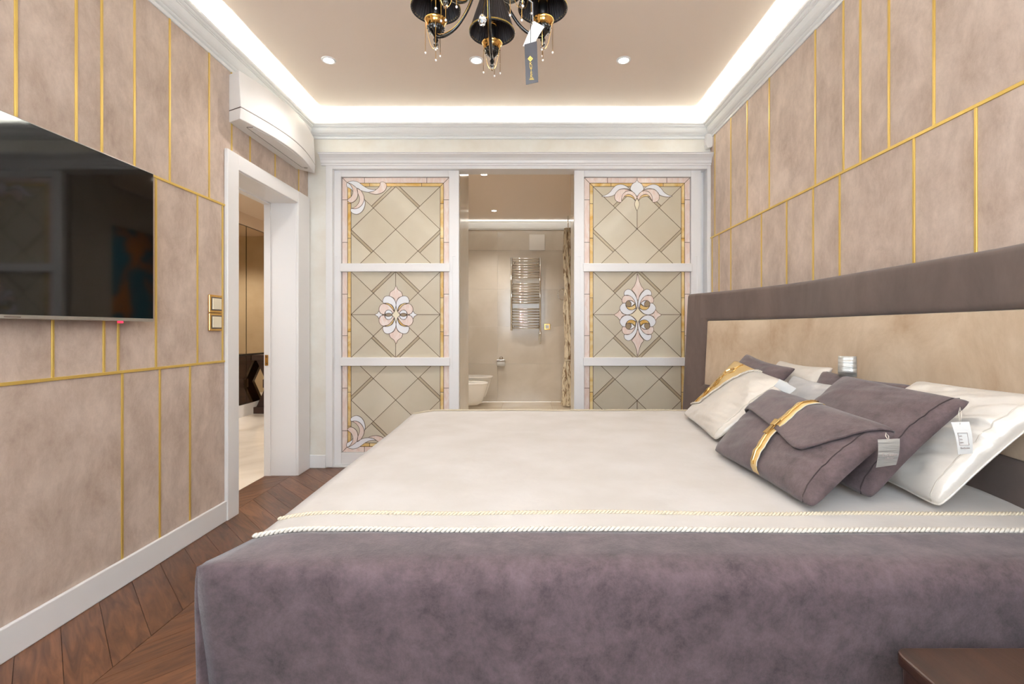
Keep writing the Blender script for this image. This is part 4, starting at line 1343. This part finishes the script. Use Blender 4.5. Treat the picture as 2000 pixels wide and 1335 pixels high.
bd = empty('bidet', (-.8, 6.55, .11), 'white wall-hung bidet in front of the toilet', 'bidet')
bowl(bd, 'basin', 6.55, .36, -.52, .395, .105, -.62)
def rim_ring(xt, yc, w, z, rr, n=30):
    mxx = BXL + (xt - BXL) * .45
    return tube([(mxx + (xt - mxx - rr) * math.cos(-PI / 2 + PI * i / n), yc + (w / 2 - rr) * math.sin(-PI / 2 + PI * i / n), z) for i in range(n + 1)], rr, 8)
obj('rim', rim_ring(-.518, 6.55, .365, .394, .016), M['ceramic'], bd, smooth=True)
tl_ = empty('toilet', (-.8, 7.1, .11), 'white wall-hung toilet with closed lid behind the bidet', 'toilet')
bowl(tl_, 'bowl', 7.10, .36, -.515, .392, .105, -.62)
def lid_poly(xt, yc, w, n=26):
    mxx = BXL + .12 + (xt - BXL - .12) * .45
    return [(BXL + .12, yc - w / 2)] + [(mxx + (xt - mxx) * math.cos(-PI / 2 + PI * i / n), yc + w / 2 * math.sin(-PI / 2 + PI * i / n)) for i in range(n + 1)] + [(BXL + .12, yc + w / 2)]
obj('seat', prism(lid_poly(-.505, 7.1, .375), .396, .412, 'z'), M['ceramic'], tl_, bevel=.004)
obj('lid', prism(lid_poly(-.498, 7.1, .38), .414, .44, 'z'), M['ceramic'], tl_, bevel=.008)
ar = obj('wall_art', box(BXR - .02, BXR, 5.1, 6.6, .7, 2.3), M['art'])
tag(ar, 'amber and teal abstract panel mirrored in the television screen', 'wall art')

# ---------------------------------------------------------------- chandelier
CX, CY = -.14, 1.75
ch = empty('chandelier', (CX, CY, CEIL), 'black chandelier with pleated shades, gold cups and hanging bead chains', 'chandelier')
obj('ceiling_rose', lathe([(.0, CEIL - .05), (.02, CEIL - .05), (.03, CEIL - .03), (.06, CEIL - .012), (.065, CEIL)], CX, CY, 24), M['blackgloss'], ch, smooth=True)
obj('stem', lathe([(.008, 2.36), (.008, CEIL - .04)], CX, CY, 10), M['blackgloss'], ch, smooth=True)
obj('hub', lathe([(.0, 2.33), (.012, 2.335), (.02, 2.36), (.034, 2.40), (.036, 2.44), (.02, 2.47), (.014, 2.52), (.026, 2.55), (.014, 2.58), (.008, 2.60)], CX, CY, 20), M['blackgloss'], ch, smooth=True)
obj('hub_ring', lathe([(.03, 2.478), (.036, 2.482), (.036, 2.490), (.03, 2.494)], CX, CY, 20), M['gold'], ch, smooth=True)
# crystal drop under the hub
dq = P(942, 40, 1.72)
obj('drop_chain', tube([(dq.x, 1.72, dq.z + .02), (CX, CY, 2.34)], .0014, 5), M['gold'], ch)
obj('crystal_drop', lathe([(.0, dq.z - .021), (.010, dq.z - .015), (.0145, dq.z), (.011, dq.z + .014), (.003, dq.z + .022)], dq.x, 1.72, 10), M['crystal'], ch)
RA = .21
ZR_ = 2.31
for k in range(5):
    ang = math.radians(90 + 72 * k)
    ca, sa = math.cos(ang), math.sin(ang)
    x, y = CX + RA * ca, CY + RA * sa
    pr = [(.030, 2.40), (.055, 2.335), (.085, 2.275), (.125, 2.228), (.165, 2.207), (.195, 2.205), (.21, 2.212)]
    pr = spline(pr, 5, closed=False)
    arm = obj('arm', tube([(CX + r_ * ca, CY + r_ * sa, z) for r_, z in pr], .0062, 8), M['blackgloss'], ch, smooth=True)
    obj('gold_wire', tube([(CX + (r_ - .006) * ca - .006 * sa, CY + (r_ - .006) * sa + .006 * ca, z + .006) for r_, z in pr], .0015, 5), M['gold'], arm, smooth=True)
    # pleated shade
    n = 96
    V = []
    rows = [(.0895, ZR_), (.074, ZR_ + .05), (.058, ZR_ + .10), (.042, ZR_ + .15)]
    for r_, z in rows:
        for i in range(n):
            a = 2 * PI * i / n
            q = r_ * (1 + (.022 if i % 2 else -.022))
            V.append((x + q * math.cos(a), y + q * math.sin(a), z))
    Fc = [(j * n + i, j * n + (i + 1) % n, (j + 1) * n + (i + 1) % n, (j + 1) * n + i) for j in range(3) for i in range(n)]
    sh = obj('shade', (V, Fc), M['shade'], ch)
    sm = sh.modifiers.new('thickness', 'SOLIDIFY'); sm.thickness = .0015
    obj('gold_braid', rope([(x + .091 * math.cos(a) * .985, y + .091 * math.sin(a) * .985, ZR_ + .006) for a in [2 * PI * i / 48 for i in range(49)]], .003, .010, 4), M['gold_strip'], sh, smooth=True)
    obj('rim_piping', tube([(x + .0905 * math.cos(a), y + .0905 * math.sin(a), ZR_) for a in [2 * PI * i / 40 for i in range(40)]], .0022, 6, closed=True), M['blackgloss'], sh, smooth=True)
    # candle holder
    obj('candle_sleeve', lathe([(.016, 2.265), (.016, 2.345)], x, y, 16), M['black'], ch, smooth=True)
    obj('sleeve_ring', lathe([(.016, 2.338), (.0195, 2.340), (.0195, 2.347), (.012, 2.349)], x, y, 16), M['gold'], ch, smooth=True)
    obj('bulb', lathe([(.0, 2.345), (.012, 2.347), (.019, 2.37), (.016, 2.40), (.0, 2.43)], x, y, 16), M['black'], ch, smooth=True)
    cup = obj('gold_cup', lathe([(.022, 2.243), (.030, 2.246), (.034, 2.256), (.038, 2.263), (.042, 2.268), (.040, 2.272), (.016, 2.266)], x, y, 24), M['gold'], ch, smooth=True)
    obj('bowl', lathe([(.0, 2.205), (.006, 2.206), (.010, 2.212), (.024, 2.226), (.030, 2.238), (.029, 2.248), (.02, 2.252)], x, y, 20), M['blackgloss'], ch, smooth=True)
    for ring, (rr, zz, cnt) in enumerate(((.030, 2.240, 14), (.026, 2.229, 11))):
        bm_ = []
        for i in range(cnt):
            a = 2 * PI * (i + .5 * ring) / cnt
            bm_.append(lathe([(.0, zz - .005), (.0045, zz), (.0, zz + .005)], x + rr * math.cos(a), y + rr * math.sin(a), 6, cap=False))
        obj('bead_row', join(*bm_), M['blackgloss'], ch, smooth=True)
    obj('finial', lathe([(.003, 2.170), (.009, 2.178), (.006, 2.186), (.010, 2.196), (.005, 2.206)], x, y, 14), M['blackgloss'], ch, smooth=True)
    obj('finial_crystal', lathe([(.0, 2.157), (.007, 2.162), (.0085, 2.168), (.004, 2.173)], x, y, 8), M['crystal'], ch)
    # bead chains: two hang from the cup, swags run to the finial
    for j, (da, L_) in enumerate(((2.1, .115), (.35, .118), (4.2, .10))):
        a = da + k * .9
        if k == 0: a = (math.pi + .5, -.5, 1.4)[j]
        if k == 1: a = (math.pi + .3, -1.4, 1.3)[j]
        if k == 4: a = (-.35, -1.7, 1.6)[j]
        px_, py_ = x + .038 * math.cos(a), y + .038 * math.sin(a)
        z0 = 2.258
        cn = obj('bead_chain', tube([(px_, py_, z0), (px_, py_, z0 - L_)], .0011, 5), M['gold'], ch)
        obj('pearl', lathe([(.0, z0 - L_ - .006), (.0042, z0 - L_ - .002), (.003, z0 - L_ + .002), (.0, z0 - L_ + .004)], px_, py_, 8), M['pearl'], cn, smooth=True)
        sw_ = [(px_ + (x - px_) * t, py_ + (y - py_) * t, (z0 + (2.165 - z0) * t) - .035 * math.sin(PI * t)) for t in [i / 10 for i in range(11)]]
        obj('swag_chain', tube(sw_, .0009, 4), M['gold'], ch)
    if k:
        lc = obj('bead_chain', tube([(x, y, 2.160), (x, y, 2.122)], .0011, 5), M['gold'], ch)
        obj('pearl', lathe([(.0, 2.116), (.0042, 2.120), (.003, 2.124), (.0, 2.126)], x, y, 8), M['pearl'], lc, smooth=True)

# maker's tags hanging from the front arm
YTG = 1.56
tip = (CX + RA * math.cos(math.radians(90 - 144)), CY + RA * math.sin(math.radians(90 - 144)), 2.205)
r, cs, n = hang_tag('white tag hanging beside the black tag under the chandelier', [(1043, 41), (1063.5, 52.5), (1046, 81), (1021, 91)], YTG + .02, M['paper'], None, None)
obj('string', tube([P(1041, 47, YTG + .018), P(1040, 5, YTG + .02), Vector(tip)], .0013, 5), M['satin_grey'], r)
r, cs, n = hang_tag('black tag with gold lettering hanging under the chandelier', [(1024.2, 87), (1048.6, 80.2), (1051.2, 160.5), (1027.2, 165.5)], YTG, M['blackcard'], None, None, bend=.003)
obj('string', tube([P(1036.5, 86, YTG - .002), P(1037, 5, YTG), Vector(tip)], .0011, 5), M['black'], r)
rt = (cs[1] - cs[0]).normalized(); upv = ((cs[0] + cs[1]) - (cs[2] + cs[3])).normalized()
rt = (rt - upv * rt.dot(upv)).normalized()
nf = Vector((0, -1, 0))
def at(px, py): return P(px, py, YTG) + nf * .0048
for i, chx in enumerate('KUTEK'):
    text_mesh('letter', chx, .0125, M['gold_strip'], r, at(1036.4 + i * .42, 126 + i * 6.1), rt, upv, .0006)
c0 = at(1035.7, 116.3)
dia = [c0 + rt * a * .0085 + upv * b * .0095 for a, b in ((0, 1), (1, 0), (0, -1), (-1, 0))]
ins = [c0 + rt * a * .0048 + upv * b * .0054 for a, b in ((0, 1), (1, 0), (0, -1), (-1, 0))]
def flat(q, n_, th): return [p + n_ * th for p in q] + [p - n_ * th for p in q], [(0, 1, 2, 3), (7, 6, 5, 4), (0, 4, 5, 1), (1, 5, 6, 2), (2, 6, 7, 3), (3, 7, 4, 0)]
obj('emblem', flat(dia, nf, .0005), M['gold_strip'], r)
obj('emblem_chevron', tube([c0 - rt * .004 + upv * .001 + nf * .001, c0 - upv * .004 + nf * .001, c0 + rt * .004 + upv * .001 + nf * .001], .0006, 4), M['blackcard'], r)
for yy, w_ in ((154.3, .0055), (156.6, .0075)):
    q = at(1038.4, yy)
    obj('fine_print', flat([q - rt * w_ + upv * .0008, q + rt * w_ + upv * .0008, q + rt * w_ - upv * .0008, q - rt * w_ - upv * .0008], nf, .0004), M['gold_strip'], r)

S.cycles.use_denoising = True
